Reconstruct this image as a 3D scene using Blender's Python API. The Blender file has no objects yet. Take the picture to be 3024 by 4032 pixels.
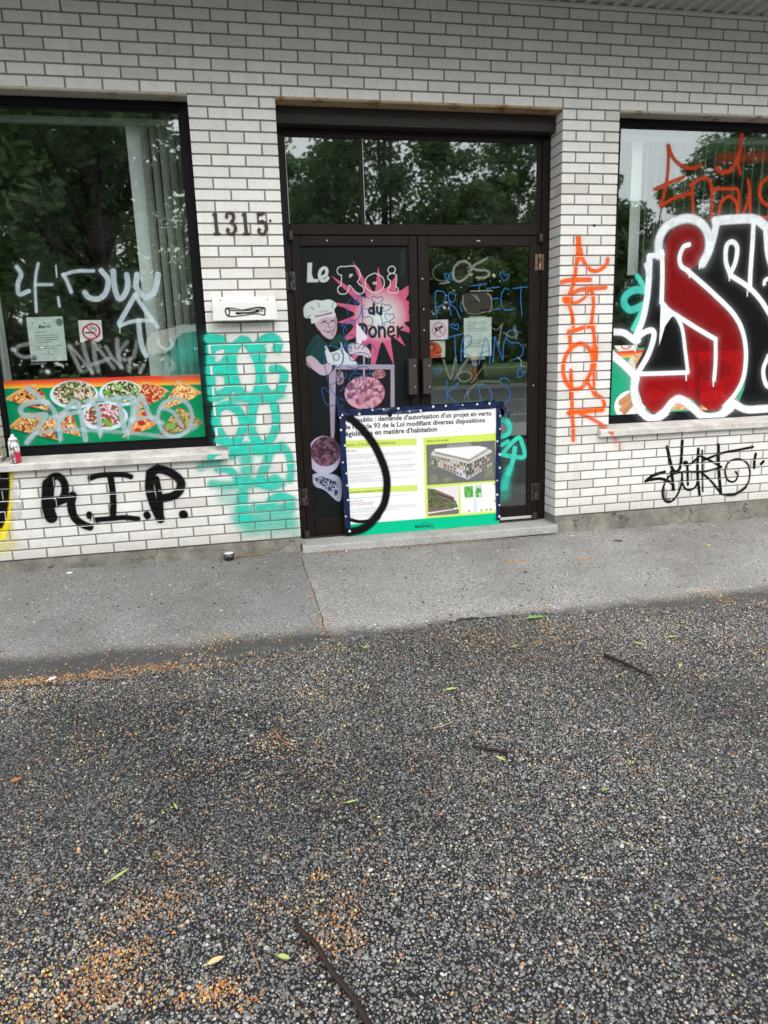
import bpy, math, random
import numpy as np
from mathutils import Matrix, Vector, noise as mnoise

random.seed(7); RNG = np.random.default_rng(7)
scene = bpy.context.scene
COL = scene.collection
R = math.radians

# ------------------------------------------------------------------ camera
CAM = Vector((-0.3651, -4.6962, 1.1889))
cam_d = bpy.data.cameras.new('camera'); cam = bpy.data.objects.new('camera', cam_d); COL.objects.link(cam)
cam_d.sensor_fit = 'VERTICAL'; cam_d.sensor_height = 36.0; cam_d.lens = 36.0 * 2770.4 / 4032.0
cam_d.clip_start = 0.02; cam_d.clip_end = 3000
VR = Vector((0.97815103, -0.20542287, -0.03196886)); VU = Vector((0.07482329, 0.20438830, 0.97602607)); VB = Vector((-0.19396402, -0.95709292, 0.21529304))
cam.matrix_world = Matrix(((VR.x, VU.x, VB.x, CAM.x), (VR.y, VU.y, VB.y, CAM.y), (VR.z, VU.z, VB.z, CAM.z), (0, 0, 0, 1)))
scene.camera = cam

# ------------------------------------------------------------------ world, sun, exposure
SUN_EL, SUN_AZ = R(42), R(192)
w = bpy.data.worlds.new('World'); scene.world = w; w.use_nodes = True
nt = w.node_tree; nt.nodes.clear()
sky = nt.nodes.new('ShaderNodeTexSky'); sky.sky_type = 'NISHITA'; sky.sun_disc = False
sky.sun_elevation = SUN_EL; sky.sun_rotation = SUN_AZ; sky.dust_density = 4.0; sky.air_density = 1.2
mix = nt.nodes.new('ShaderNodeMix'); mix.data_type = 'RGBA'; mix.inputs[0].default_value = 0.86
mix.inputs[7].default_value = (7.6, 7.8, 8.0, 1)          # even cloud cover over the clear sky
bg = nt.nodes.new('ShaderNodeBackground'); bg.inputs[1].default_value = 0.15
wo = nt.nodes.new('ShaderNodeOutputWorld')
nt.links.new(sky.outputs[0], mix.inputs[6]); nt.links.new(mix.outputs[2], bg.inputs[0]); nt.links.new(bg.outputs[0], wo.inputs[0])
sl = bpy.data.lights.new('sun', 'SUN'); sl.energy = 0.75; sl.angle = R(38); sl.color = (1.0, 0.97, 0.93)
so = bpy.data.objects.new('sun', sl); COL.objects.link(so)
so.rotation_euler = (R(90) - SUN_EL, 0, R(14))
so.location = (0, -6, 12)
scene.view_settings.view_transform = 'Standard'; scene.view_settings.look = 'None'
scene.view_settings.exposure = 1.24; scene.view_settings.gamma = 1.0
scene.render.engine = 'CYCLES'
cy = scene.cycles
cy.max_bounces = 8; cy.diffuse_bounces = 3; cy.glossy_bounces = 3; cy.transmission_bounces = 4; cy.transparent_max_bounces = 14
cy.caustics_reflective = False; cy.caustics_refractive = False
try: cy.use_denoising = True; cy.denoiser = 'OPENIMAGEDENOISE'
except Exception: pass

# ------------------------------------------------------------------ helpers
def lin(c):
    c = np.asarray(c, float) / 255.0
    return np.where(c <= 0.04045, c / 12.92, ((c + 0.055) / 1.055) ** 2.4)
def link(o, parent=None):
    COL.objects.link(o)
    if parent is not None: o.parent = parent
    return o
def tag(o, label, cat=None, group=None, kind=None):
    if label: o['label'] = label
    if cat: o['category'] = cat
    if group: o['group'] = group
    if kind: o['kind'] = kind
    return o
def empty(name, loc=(0, 0, 0), rot=(0, 0, 0)):
    o = bpy.data.objects.new(name, None); link(o); o.location = loc; o.rotation_euler = rot
    o.empty_display_size = 0.1
    return o
def copy_tree(o, parent=None):
    c = o.copy(); link(c, parent)
    for ch in list(o.children): copy_tree(ch, c)
    return c
class MB:
    """collects faces for one mesh"""
    def __init__(s): s.v = []; s.f = []
    def add(s, vs, fs):
        n = len(s.v); s.v += [tuple(v) for v in vs]; s.f += [tuple(i + n for i in f) for f in fs]; return s
    def box(s, x0, x1, y0, y1, z0, z1, b=0.0):
        if b <= 0:
            return s.add([(x0,y0,z0),(x1,y0,z0),(x1,y1,z0),(x0,y1,z0),(x0,y0,z1),(x1,y0,z1),(x1,y1,z1),(x0,y1,z1)],
                         [(0,3,2,1),(4,5,6,7),(0,1,5,4),(1,2,6,5),(2,3,7,6),(3,0,4,7)])
        # chamfer towards the viewer side (-y)
        a, c = y0 + b, y0
        vs = [(x0,y1,z0),(x1,y1,z0),(x1,y1,z1),(x0,y1,z1),(x0,a,z0),(x1,a,z0),(x1,a,z1),(x0,a,z1),
              (x0+b,c,z0+b),(x1-b,c,z0+b),(x1-b,c,z1-b),(x0+b,c,z1-b)]
        fs = [(0,3,2,1),(8,9,10,11)]
        for i in range(4):
            j = (i + 1) % 4
            fs += [(i, j, 4 + j, 4 + i), (4 + i, 4 + j, 8 + j, 8 + i)]
        return s.add(vs, fs)
    def prism(s, poly, y0, y1):
        """polygon in x,z extruded along y"""
        n = len(poly)
        vs = [(x, y0, z) for x, z in poly] + [(x, y1, z) for x, z in poly]
        fs = [tuple(range(n)), tuple(range(2*n-1, n-1, -1))] + [(i, n + i, n + (i+1) % n, (i+1) % n) for i in range(n)]
        return s.add(vs, fs)
    def tube(s, pts, rad, n=8, cap=True):
        pts = [Vector(p) for p in pts]; m = len(pts)
        rad = rad if hasattr(rad, '__len__') else [rad] * m
        vs = []; up = Vector((0.13, 0.21, 0.97))
        for i, p in enumerate(pts):
            t = (pts[min(i+1, m-1)] - pts[max(i-1, 0)]).normalized()
            a = t.cross(up)
            if a.length < 1e-3: a = t.cross(Vector((1, 0, 0)))
            a.normalize(); b = t.cross(a)
            for k in range(n):
                th = 2*math.pi*k/n; vs.append(p + (a*math.cos(th) + b*math.sin(th))*rad[i])
        fs = [(i*n+k, i*n+(k+1) % n, (i+1)*n+(k+1) % n, (i+1)*n+k) for i in range(m-1) for k in range(n)]
        if cap: fs += [tuple(range(n-1, -1, -1)), tuple(range((m-1)*n, m*n))]
        return s.add(vs, fs)
    def lathe(s, prof, n=20, c=(0, 0, 0)):
        vs = []; 
        for r, z in prof:
            for k in range(n):
                th = 2*math.pi*k/n; vs.append((c[0]+r*math.cos(th), c[1]+r*math.sin(th), c[2]+z))
        m = len(prof)
        fs = [(i*n+k, i*n+(k+1) % n, (i+1)*n+(k+1) % n, (i+1)*n+k) for i in range(m-1) for k in range(n)]
        fs += [tuple(range(n-1, -1, -1)), tuple(range((m-1)*n, m*n))]
        return s.add(vs, fs)
    def mesh(s, name, mat, smooth=False):
        me = bpy.data.meshes.new(name); me.from_pydata(s.v, [], s.f); me.materials.append(mat)
        if smooth: me.polygons.foreach_set('use_smooth', [True]*len(me.polygons))
        me.update(); return me
    def build(s, name, mat, parent=None, smooth=False):
        return link(bpy.data.objects.new(name, s.mesh(name, mat, smooth)), parent)
def np_mesh(name, verts, faces, mat, col=None, smooth=False):
    """verts (n,3), faces (m,k) uniform"""
    me = bpy.data.meshes.new(name); verts = np.asarray(verts, np.float32); faces = np.asarray(faces, np.int32)
    nv, (nf, k) = len(verts), faces.shape
    me.vertices.add(nv); me.vertices.foreach_set('co', verts.ravel())
    me.loops.add(nf*k); me.loops.foreach_set('vertex_index', faces.ravel())
    me.polygons.add(nf); me.polygons.foreach_set('loop_start', np.arange(0, nf*k, k, dtype=np.int32))
    if smooth: me.polygons.foreach_set('use_smooth', np.ones(nf, bool))
    me.update(calc_edges=True)
    if col is not None:
        at = me.attributes.new('col', 'FLOAT_COLOR', 'POINT'); at.data.foreach_set('color', np.asarray(col, np.float32).ravel())
    me.materials.append(mat); me.validate(); return me

# ------------------------------------------------------------------ materials
class NT:
    def __init__(s, name):
        s.m = bpy.data.materials.new(name); s.m.use_nodes = True; s.t = s.m.node_tree; s.t.nodes.clear()
        s.out = s.n('ShaderNodeOutputMaterial'); s.b = s.n('ShaderNodeBsdfPrincipled'); s.l(s.b.outputs[0], s.out.inputs[0])
    def n(s, t, **k):
        o = s.t.nodes.new(t)
        for a, v in k.items(): setattr(o, a, v)
        return o
    def l(s, a, b): s.t.links.new(a, b)
    def coord(s, kind='Object'): return s.n('ShaderNodeTexCoord').outputs[kind]
    def noise(s, scale, detail=4, rough=0.6, vec=None, out='Fac'):
        o = s.n('ShaderNodeTexNoise'); o.inputs['Scale'].default_value = scale; o.inputs['Detail'].default_value = detail; o.inputs['Roughness'].default_value = rough
        if vec is not None: s.l(vec, o.inputs['Vector'])
        return o.outputs[out]
    def voro(s, scale, vec=None, feature='F1', rnd=1.0, out='Distance'):
        o = s.n('ShaderNodeTexVoronoi', feature=feature); o.inputs['Scale'].default_value = scale; o.inputs['Randomness'].default_value = rnd
        if vec is not None: s.l(vec, o.inputs['Vector'])
        return o.outputs[out]
    def ramp(s, fac, stops):
        o = s.n('ShaderNodeValToRGB'); e = o.color_ramp.elements
        while len(e) < len(stops): e.new(0.5)
        for k, (p, c) in enumerate(stops):
            e[k].position = p; e[k].color = (c, c, c, 1) if not hasattr(c, '__len__') else (*c[:3], 1)
        s.l(fac, o.inputs[0]); return o.outputs[0]
    def mixc(s, fac, a, b, mode='MIX'):
        o = s.n('ShaderNodeMix', data_type='RGBA', blend_type=mode)
        for sock, v in ((o.inputs[0], fac), (o.inputs[6], a), (o.inputs[7], b)):
            if hasattr(v, 'is_output'): s.l(v, sock)
            elif hasattr(v, '__len__'): sock.default_value = (*v[:3], 1)
            else: sock.default_value = v
        return o.outputs[2]
    def math(s, op, a, b=0.0, c=0.0):
        o = s.n('ShaderNodeMath', operation=op)
        for k, v in enumerate((a, b, c)):
            if hasattr(v, 'is_output'): s.l(v, o.inputs[k])
            else: o.inputs[k].default_value = v
        return o.outputs[0]
    def set(s, col=None, rough=None, metal=None, spec=None, bump=None, bstr=0.3, bdist=0.002, alpha=None):
        for name, v in (('Base Color', col), ('Roughness', rough), ('Metallic', metal), ('Specular IOR Level', spec), ('Alpha', alpha)):
            if v is None: continue
            sock = s.b.inputs[name]
            if hasattr(v, 'is_output'): s.l(v, sock)
            elif hasattr(v, '__len__'): sock.default_value = (*v[:3], 1)
            else: sock.default_value = v
        if bump is not None:
            bn = s.n('ShaderNodeBump'); bn.inputs['Strength'].default_value = bstr; bn.inputs['Distance'].default_value = bdist
            s.l(bump, bn.inputs['Height']); s.l(bn.outputs[0], s.b.inputs['Normal'])
        return s.m
MAT = {}
def simple(name, col, rough=0.5, metal=0.0, var=0.18, scale=20, spec=0.5, bump=0.15, wear=None):
    t = NT(name); co = t.coord('Object')
    nz = t.noise(scale, 5, 0.65, co)
    c = t.mixc(nz, tuple(x*(1-var) for x in col), tuple(min(1, x*(1+var)) for x in col))
    if wear:
        k = t.ramp(t.noise(wear[1], 8, 0.75, co), [(wear[2], 0), (wear[2]+0.08, 1)]); c = t.mixc(k, c, wear[0])
    MAT[name] = t.set(c, t.math('ADD', t.math('MULTIPLY', nz, 0.2), rough-0.1), metal, spec, nz, bump, 0.001)
    return MAT[name]
# glazed white brick with pits; every brick a little different
t = NT('glazed_brick'); co = t.n('ShaderNodeNewGeometry'); pos = co.outputs['Position']
oi = t.n('ShaderNodeObjectInfo').outputs['Random']; isl = co.outputs['Random Per Island']
rnd = t.math('FRACT', t.math('ADD', oi, isl))
base = t.ramp(rnd, [(0.0, (0.59, 0.57, 0.535)), (0.10, (0.70, 0.685, 0.655)), (0.55, (0.765, 0.758, 0.742)), (0.85, (0.73, 0.717, 0.69)), (1.0, (0.66, 0.643, 0.61))])
cloud = t.noise(9, 6, 0.7, pos); base = t.mixc(t.ramp(cloud, [(0.4, 0.0), (0.75, 0.30)]), base, (0.50, 0.49, 0.46))
sp1 = t.ramp(t.voro(100, pos), [(0.12, 1), (0.20, 0)]); m1 = t.ramp(t.noise(42, 2, 0.5, pos), [(0.47, 0), (0.55, 1)])
sp2 = t.ramp(t.noise(210, 2, 0.5, pos), [(0.66, 0), (0.72, 1)])
pit = t.math('MULTIPLY', sp1, m1)
base = t.mixc(t.math('MULTIPLY', pit, 0.8), base, (0.16, 0.14, 0.12))
base = t.mixc(t.math('MULTIPLY', sp2, 0.28), base, (0.33, 0.31, 0.28))
# splash dirt on the lowest courses and grime runs under the eave, with shapes of their own
sep = t.n('ShaderNodeSeparateXYZ'); t.l(pos, sep.inputs[0])
low = t.ramp(t.math('ADD', sep.outputs[2], t.math('MULTIPLY', t.noise(14, 6, 0.75, pos), 0.30)), [(0.12, 0.55), (0.34, 0.0)])
base = t.mixc(low, base, (0.36, 0.34, 0.30))
st = t.n('ShaderNodeMapping'); st.inputs['Scale'].default_value = (7, 7, 0.8); t.l(pos, st.inputs[0])
hi = t.math('MULTIPLY', t.ramp(sep.outputs[2], [(0.80, 0), (1.0, 0.0)]), 0.0)
run = t.ramp(t.noise(1.6, 6, 0.7, st.outputs[0]), [(0.50, 0), (0.72, 0.26)])
base = t.mixc(run, base, (0.45, 0.42, 0.36))
MAT['brick'] = t.set(base, t.math('ADD', t.math('MULTIPLY', cloud, 0.25), 0.28), 0, 0.45, t.math('SUBTRACT', t.noise(60, 4, 0.6, pos), t.math('MULTIPLY', pit, 0.8)), 0.25, 0.0012)
t = NT('mortar'); co = t.n('ShaderNodeNewGeometry').outputs['Position']
nz = t.noise(70, 6, 0.7, co)
MAT['mortar'] = t.set(t.mixc(nz, (0.18, 0.158, 0.140), (0.31, 0.28, 0.255)), 0.9, 0, 0.2, nz, 0.6, 0.003)
t = NT('parging'); co = t.n('ShaderNodeNewGeometry').outputs['Position']
n1 = t.noise(5, 8, 0.72, co); n2 = t.noise(60, 5, 0.7, co)
c = t.mixc(t.ramp(n1, [(0.36, 0), (0.64, 1)]), (0.105, 0.10, 0.085), (0.25, 0.238, 0.205))
cr = t.n('ShaderNodeMapping'); cr.inputs['Scale'].default_value = (1, 1, 1.6)
wob = t.mixc(0.12, co, t.noise(9, 4, 0.6, co, 'Color')); t.l(wob, cr.inputs[0])
crack = t.ramp(t.voro(5.5, cr.outputs[0], 'DISTANCE_TO_EDGE'), [(0.004, 1), (0.016, 0)])
crack = t.math('MULTIPLY', crack, t.ramp(t.noise(2.4, 3, 0.5, co), [(0.5, 0), (0.56, 1)]))
c = t.mixc(t.math('MULTIPLY', crack, 0.85), c, (0.05, 0.047, 0.04))
MAT['parging'] = t.set(c, 0.88, 0, 0.25, t.math('SUBTRACT', t.math('ADD', n1, t.math('MULTIPLY', n2, 0.25)), crack), 0.7, 0.012)
t = NT('sill_stone'); co = t.n('ShaderNodeNewGeometry').outputs['Position']
n1 = t.noise(7, 8, 0.75, co); n2 = t.noise(120, 4, 0.7, co)
c = t.mixc(t.ramp(n1, [(0.42, 0), (0.70, 1)]), (0.60, 0.575, 0.54), (0.33, 0.31, 0.28)); c = t.mixc(t.ramp(n2, [(0.62, 0), (0.72, 0.4)]), c, (0.3, 0.28, 0.25))
MAT['sill'] = t.set(c, 0.6, 0, 0.4, n2, 0.3, 0.002)
t = NT('granite'); co = t.n('ShaderNodeNewGeometry').outputs['Position']
g1 = t.noise(220, 3, 0.6, co); g2 = t.noise(6, 6, 0.7, co)
c = t.ramp(g1, [(0.36, (0.10, 0.10, 0.10)), (0.47, (0.34, 0.335, 0.32)), (0.60, (0.50, 0.49, 0.47))])
c = t.mixc(t.ramp(g2, [(0.45, 0), (0.75, 0.55)]), c, (0.17, 0.165, 0.15))
MAT['granite'] = t.set(c, 0.7, 0, 0.4, g1, 0.5, 0.003)
simple('bronze_frame', (0.011, 0.0075, 0.0065), 0.5, 0.0, 0.35, 14, 0.16, 0.1, ((0.05, 0.04, 0.035), 26, 0.74))
simple('black_frame', (0.006, 0.006, 0.0075), 0.5, 0.0, 0.3, 14, 0.12, 0.1, ((0.06, 0.058, 0.055), 30, 0.72))
simple('header_metal', (0.034, 0.031, 0.028), 0.6, 0.0, 0.4, 60, 0.15, 0.3, ((0.08, 0.07, 0.06), 35, 0.62))
simple('hinge_bronze', (0.20, 0.135, 0.085), 0.42, 0.7, 0.3, 60, 0.5, 0.2)
simple('hinge_dark', (0.03, 0.025, 0.022), 0.5, 0.2, 0.4, 60, 0.5, 0.2, ((0.2, 0.17, 0.14), 40, 0.66))
simple('steel', (0.42, 0.41, 0.40), 0.4, 0.8, 0.2, 40)
simple('aluminium', (0.62, 0.61, 0.58), 0.45, 0.5, 0.15, 30)
simple('rust_plate', (0.42, 0.32, 0.20), 0.85, 0, 0.35, 9, 0.2, 0.6, ((0.24, 0.12, 0.05), 6, 0.50))
simple('pale_lintel', (0.50, 0.46, 0.39), 0.85, 0, 0.25, 9, 0.2, 0.6, ((0.25, 0.18, 0.11), 8, 0.56))
simple('white_trim', (0.62, 0.61, 0.59), 0.55, 0, 0.08, 12)
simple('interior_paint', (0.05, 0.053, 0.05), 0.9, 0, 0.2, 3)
simple('white_enamel', (0.72, 0.71, 0.68), 0.4, 0, 0.07, 10, 0.5, 0.05, ((0.45, 0.43, 0.39), 18, 0.66))
simple('brass', (0.055, 0.043, 0.030), 0.5, 0.35, 0.5, 40, 0.35, 0.3, ((0.30, 0.20, 0.07), 22, 0.60))
simple('blind', (0.42, 0.45, 0.42), 0.8, 0, 0.1, 6)
simple('blind_pale', (0.62, 0.68, 0.66), 0.8, 0, 0.08, 6)
simple('twig_bark', (0.020, 0.012, 0.009), 0.5, 0, 0.4, 90, 0.2, 0.5)
simple('wood_lath', (0.20, 0.125, 0.07), 0.8, 0, 0.4, 60, 0.3, 0.5)
simple('bark_chip', (0.085, 0.05, 0.032), 0.8, 0, 0.4, 60, 0.3, 0.5)
simple('green_leaf', (0.30, 0.36, 0.10), 0.5, 0, 0.3, 60, 0.5, 0.3)
simple('leaf_dark_green', (0.13, 0.24, 0.06), 0.5, 0, 0.3, 60, 0.5, 0.3)
simple('brown_leaf', (0.28, 0.11, 0.04), 0.7, 0, 0.35, 50, 0.3, 0.4)
simple('straw', (0.50, 0.38, 0.18), 0.7, 0, 0.3, 60, 0.3, 0.4)
simple('white_chip', (0.66, 0.65, 0.62), 0.7, 0, 0.1, 60)
simple('cap_black', (0.010, 0.010, 0.011), 0.25, 0, 0.3, 30, 0.6)
simple('cap_white', (0.74, 0.74, 0.73), 0.5, 0, 0.06, 30)
simple('coroplast', (0.55, 0.56, 0.57), 0.5, 0, 0.06, 10)
simple('grass', (0.060, 0.115, 0.028), 0.9, 0, 0.45, 1.2, 0.2, 0.3)
simple('road_asphalt', (0.075, 0.075, 0.078), 0.5, 0, 0.25, 3, 0.5, 0.3)
simple('road_paint', (0.62, 0.62, 0.60), 0.6, 0, 0.15, 8)
simple('kerb_concrete', (0.36, 0.35, 0.33), 0.85, 0, 0.2, 6)
simple('tree_bark', (0.060, 0.048, 0.038), 0.9, 0, 0.4, 9, 0.2, 0.7)
simple('orange_plastic', (0.75, 0.26, 0.03), 0.5, 0, 0.1, 9)
simple('fence_metal', (0.10, 0.105, 0.10), 0.6, 0, 0.2, 9)
# navy tape
t = NT('navy_tape'); co = t.coord('Object'); nz = t.noise(26, 4, 0.6, co)
MAT['tape'] = t.set(t.mixc(nz, (0.003, 0.009, 0.038), (0.006, 0.020, 0.075)), 0.25, 0, 0.4, nz, 0.8, 0.006)
# spray can, paint-spattered
t = NT('can_paint'); co = t.coord('Object'); sp = t.n('ShaderNodeSeparateXYZ'); t.l(co, sp.inputs[0])
nz = t.noise(30, 5, 0.7, co)
c = t.mixc(t.ramp(nz, [(0.48, 0), (0.52, 1)]), (0.16, 0.13, 0.10), (0.74, 0.74, 0.74))
redm = t.math('MULTIPLY', t.ramp(t.math('ADD', sp.outputs[2], t.math('MULTIPLY', nz, 0.05)), [(0.085, 1), (0.095, 0)]), t.ramp(sp.outputs[0], [(0.0, 0), (0.012, 1)]))
MAT['can'] = t.set(t.mixc(redm, c, (0.55, 0.02, 0.045)), 0.35, 0, 0.5)
# window glass: clear pane with the reflection of a double pane
def glass(name, ior, tint):
    t = NT(name); t.t.nodes.remove(t.b)
    fr = t.n('ShaderNodeFresnel'); fr.inputs[0].default_value = ior
    co = t.n('ShaderNodeNewGeometry').outputs['Position']
    bn = t.n('ShaderNodeBump'); bn.inputs['Strength'].default_value = 0.02; bn.inputs['Distance'].default_value = 0.02
    t.l(t.noise(1.4, 2, 0.4, co), bn.inputs['Height'])
    gb = t.n('ShaderNodeNewGeometry').outputs['Backfacing']; fac = t.math('MULTIPLY', fr.outputs[0], t.math('SUBTRACT', 1.0, gb))
    gl = t.n('ShaderNodeBsdfGlossy'); gl.inputs['Roughness'].default_value = 0.015; gl.inputs['Color'].default_value = (0.93, 1.0, 0.98, 1)
    t.l(bn.outputs[0], gl.inputs['Normal'])
    tr = t.n('ShaderNodeBsdfTransparent'); tr.inputs['Color'].default_value = (*tint, 1)
    df = t.n('ShaderNodeBsdfDiffuse'); df.inputs['Color'].default_value = (0.30, 0.32, 0.30, 1)
    dirt = t.math('MULTIPLY', t.ramp(t.noise(3.5, 8, 0.75, co), [(0.45, 0), (0.8, 1)]), 0.035)
    m0 = t.n('ShaderNodeMixShader'); t.l(dirt, m0.inputs[0]); t.l(tr.outputs[0], m0.inputs[1]); t.l(df.outputs[0], m0.inputs[2])
    mx = t.n('ShaderNodeMixShader'); t.l(fac, mx.inputs[0]); t.l(m0.outputs[0], mx.inputs[1]); t.l(gl.outputs[0], mx.inputs[2])
    t.l(mx.outputs[0], t.out.inputs[0]); MAT[name] = t.m
glass('glass', 2.55, (0.965, 0.985, 0.978))
# printed sheet and paint film: colour and cover come from the drawn attribute
t = NT('printed_sheet'); a = t.n('ShaderNodeAttribute', attribute_name='col'); MAT['print'] = t.set(t.mixc(1.0, a.outputs['Color'], (0.84, 0.84, 0.84), 'MULTIPLY'), 0.5, 0, 0.12)
t = NT('sprayed_paint'); a = t.n('ShaderNodeAttribute', attribute_name='col'); co = t.n('ShaderNodeNewGeometry').outputs['Position']
sp = t.math('MULTIPLY', t.math('SUBTRACT', t.noise(420, 2, 0.5, co), 0.5), 0.9)
al = t.n('ShaderNodeMath', operation='ADD', use_clamp=True); t.l(t.math('MULTIPLY', a.outputs['Alpha'], t.ramp(t.noise(13, 6, 0.7, co), [(0.26, 0.90), (0.45, 1.0)])), al.inputs[0])
edge = t.math('MULTIPLY', t.math('MULTIPLY', a.outputs['Alpha'], t.math('SUBTRACT', 1.0, a.outputs['Alpha'])), 4.0)
t.l(t.math('MULTIPLY', sp, edge), al.inputs[1])
dull = t.mixc(1.0, a.outputs['Color'], t.ramp(t.noise(22, 6, 0.75, co), [(0.3, 0.72), (0.7, 1.08)]), 'MULTIPLY')
MAT['paint'] = t.set(dull, 0.6, 0, 0.08, alpha=al.outputs[0])
t = NT('lettering'); a = t.n('ShaderNodeObjectInfo'); MAT['letter'] = t.set(a.outputs['Color'], 0.5, 0, 0.3)
t = NT('stones'); a = t.n('ShaderNodeAttribute', attribute_name='col'); co = t.n('ShaderNodeNewGeometry').outputs['Position']
MAT['stones'] = t.set(t.mixc(t.math('MULTIPLY', t.noise(300, 3, 0.6, co), 0.6), a.outputs['Color'], (0.05, 0.048, 0.046)), 0.45, 0, 0.22)
t = NT('seeds'); a = t.n('ShaderNodeAttribute', attribute_name='col'); MAT['seeds'] = t.set(a.outputs['Color'], 0.7, 0, 0.15)
t = NT('foliage'); a = t.n('ShaderNodeAttribute', attribute_name='col')
t.set(a.outputs['Color'], 0.6, 0, 0.2); tl = t.n('ShaderNodeBsdfTranslucent'); t.l(a.outputs['Color'], tl.inputs[0]); mx = t.n('ShaderNodeMixShader'); mx.inputs[0].default_value = 0.4
t.l(t.b.outputs[0], mx.inputs[1]); t.l(tl.outputs[0], mx.inputs[2]); t.l(mx.outputs[0], t.out.inputs[0]); MAT['foliage'] = t.m
# perforated vinyl soffit
t = NT('perforated_vinyl'); co = t.coord('Object')
v = t.n('ShaderNodeMapping'); v.inputs['Scale'].default_value = (1.0, 0.62, 1.0); t.l(co, v.inputs[0])
dots = t.ramp(t.voro(82, v.outputs[0], rnd=0.0), [(0.30, 1), (0.36, 0)])
sp = t.n('ShaderNodeSeparateXYZ'); t.l(co, sp.inputs[0])
band = t.ramp(t.math('ABSOLUTE', sp.outputs[0]), [(0.030, 1), (0.032, 0)])
MAT['soffit'] = t.set(t.mixc(t.math('MULTIPLY', dots, band), (0.56, 0.54, 0.52), (0.05, 0.05, 0.05)), 0.5, 0, 0.4)
# asphalt: dry fine apron and wet coarse lot
t = NT('dry_asphalt'); co = t.n('ShaderNodeNewGeometry').outputs['Position']; sp = t.n('ShaderNodeSeparateXYZ'); t.l(co, sp.inputs[0])
oc = t.n('ShaderNodeObjectInfo').outputs['Color']
n1 = t.noise(105, 4, 0.8, co); n2 = t.noise(2.6, 7, 0.65, co); n3 = t.noise(48, 3, 0.6, co)
c = t.ramp(n1, [(0.33, (0.065, 0.064, 0.062)), (0.5, (0.185, 0.182, 0.176)), (0.68, (0.40, 0.395, 0.385))])
c = t.mixc(t.ramp(n3, [(0.60, 0), (0.66, 0.75)]), c, (0.06, 0.058, 0.055)); c = t.mixc(t.ramp(t.noise(75, 2, 0.5, co), [(0.64, 0), (0.70, 0.8)]), c, (0.5, 0.49, 0.47))
c = t.mixc(t.ramp(n2, [(0.35, 0.35), (0.65, 0.0)]), c, (0.12, 0.118, 0.113))
st_ = t.ramp(t.noise(1.1, 8, 0.72, co), [(0.46, 0), (0.66, 0.5)]); c = t.mixc(st_, c, (0.085, 0.078, 0.068)); gum = t.ramp(t.voro(3.2, co), [(0.045, 0.7), (0.060, 0)]); c = t.mixc(gum, c, (0.06, 0.058, 0.056))
c = t.mixc(1.0, c, oc, 'MULTIPLY')
wetl = t.math('ADD', sp.outputs[1], t.math('ADD', t.math('MULTIPLY', t.noise(3.0, 7, 0.7, co), 0.22), t.math('MULTIPLY', t.noise(60, 3, 0.6, co), 0.10)))
wet = t.ramp(t.math('MULTIPLY_ADD', wetl, -4.0, -4.95), [(0.15, 0), (0.55, 1)])
c = t.mixc(t.math('MULTIPLY', wet, 0.8), c, (0.030, 0.029, 0.029))
MAT['apron'] = t.set(c, t.math('SUBTRACT', 0.85, t.math('MULTIPLY', wet, 0.3)), 0, 0.2, t.math('ADD', n1, t.math('MULTIPLY', n3, 0.6)), 0.6, 0.004)
t = NT('wet_asphalt'); co = t.n('ShaderNodeNewGeometry').outputs['Position']
vd = t.voro(115, co); vc = t.voro(115, co, out='Color'); n2 = t.noise(1.6, 6, 0.65, co)
sepc = t.n('ShaderNodeSeparateColor'); t.l(vc, sepc.inputs[0])
sc = t.ramp(sepc.outputs[0], [(0.0, (0.03, 0.03, 0.03)), (0.45, (0.075, 0.072, 0.07)), (0.8, (0.16, 0.155, 0.15)), (1.0, (0.26, 0.24, 0.21))])
c = t.mixc(t.ramp(vd, [(0.30, 0), (0.48, 1)]), sc, (0.010, 0.010, 0.0105))
c = t.mixc(t.ramp(n2, [(0.35, 0.4), (0.6, 0.0)]), c, (0.022, 0.022, 0.022))
MAT['lot'] = t.set(c, 0.5, 0, 0.15, t.math('SUBTRACT', 1.0, vd), 0.6, 0.006)

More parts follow.
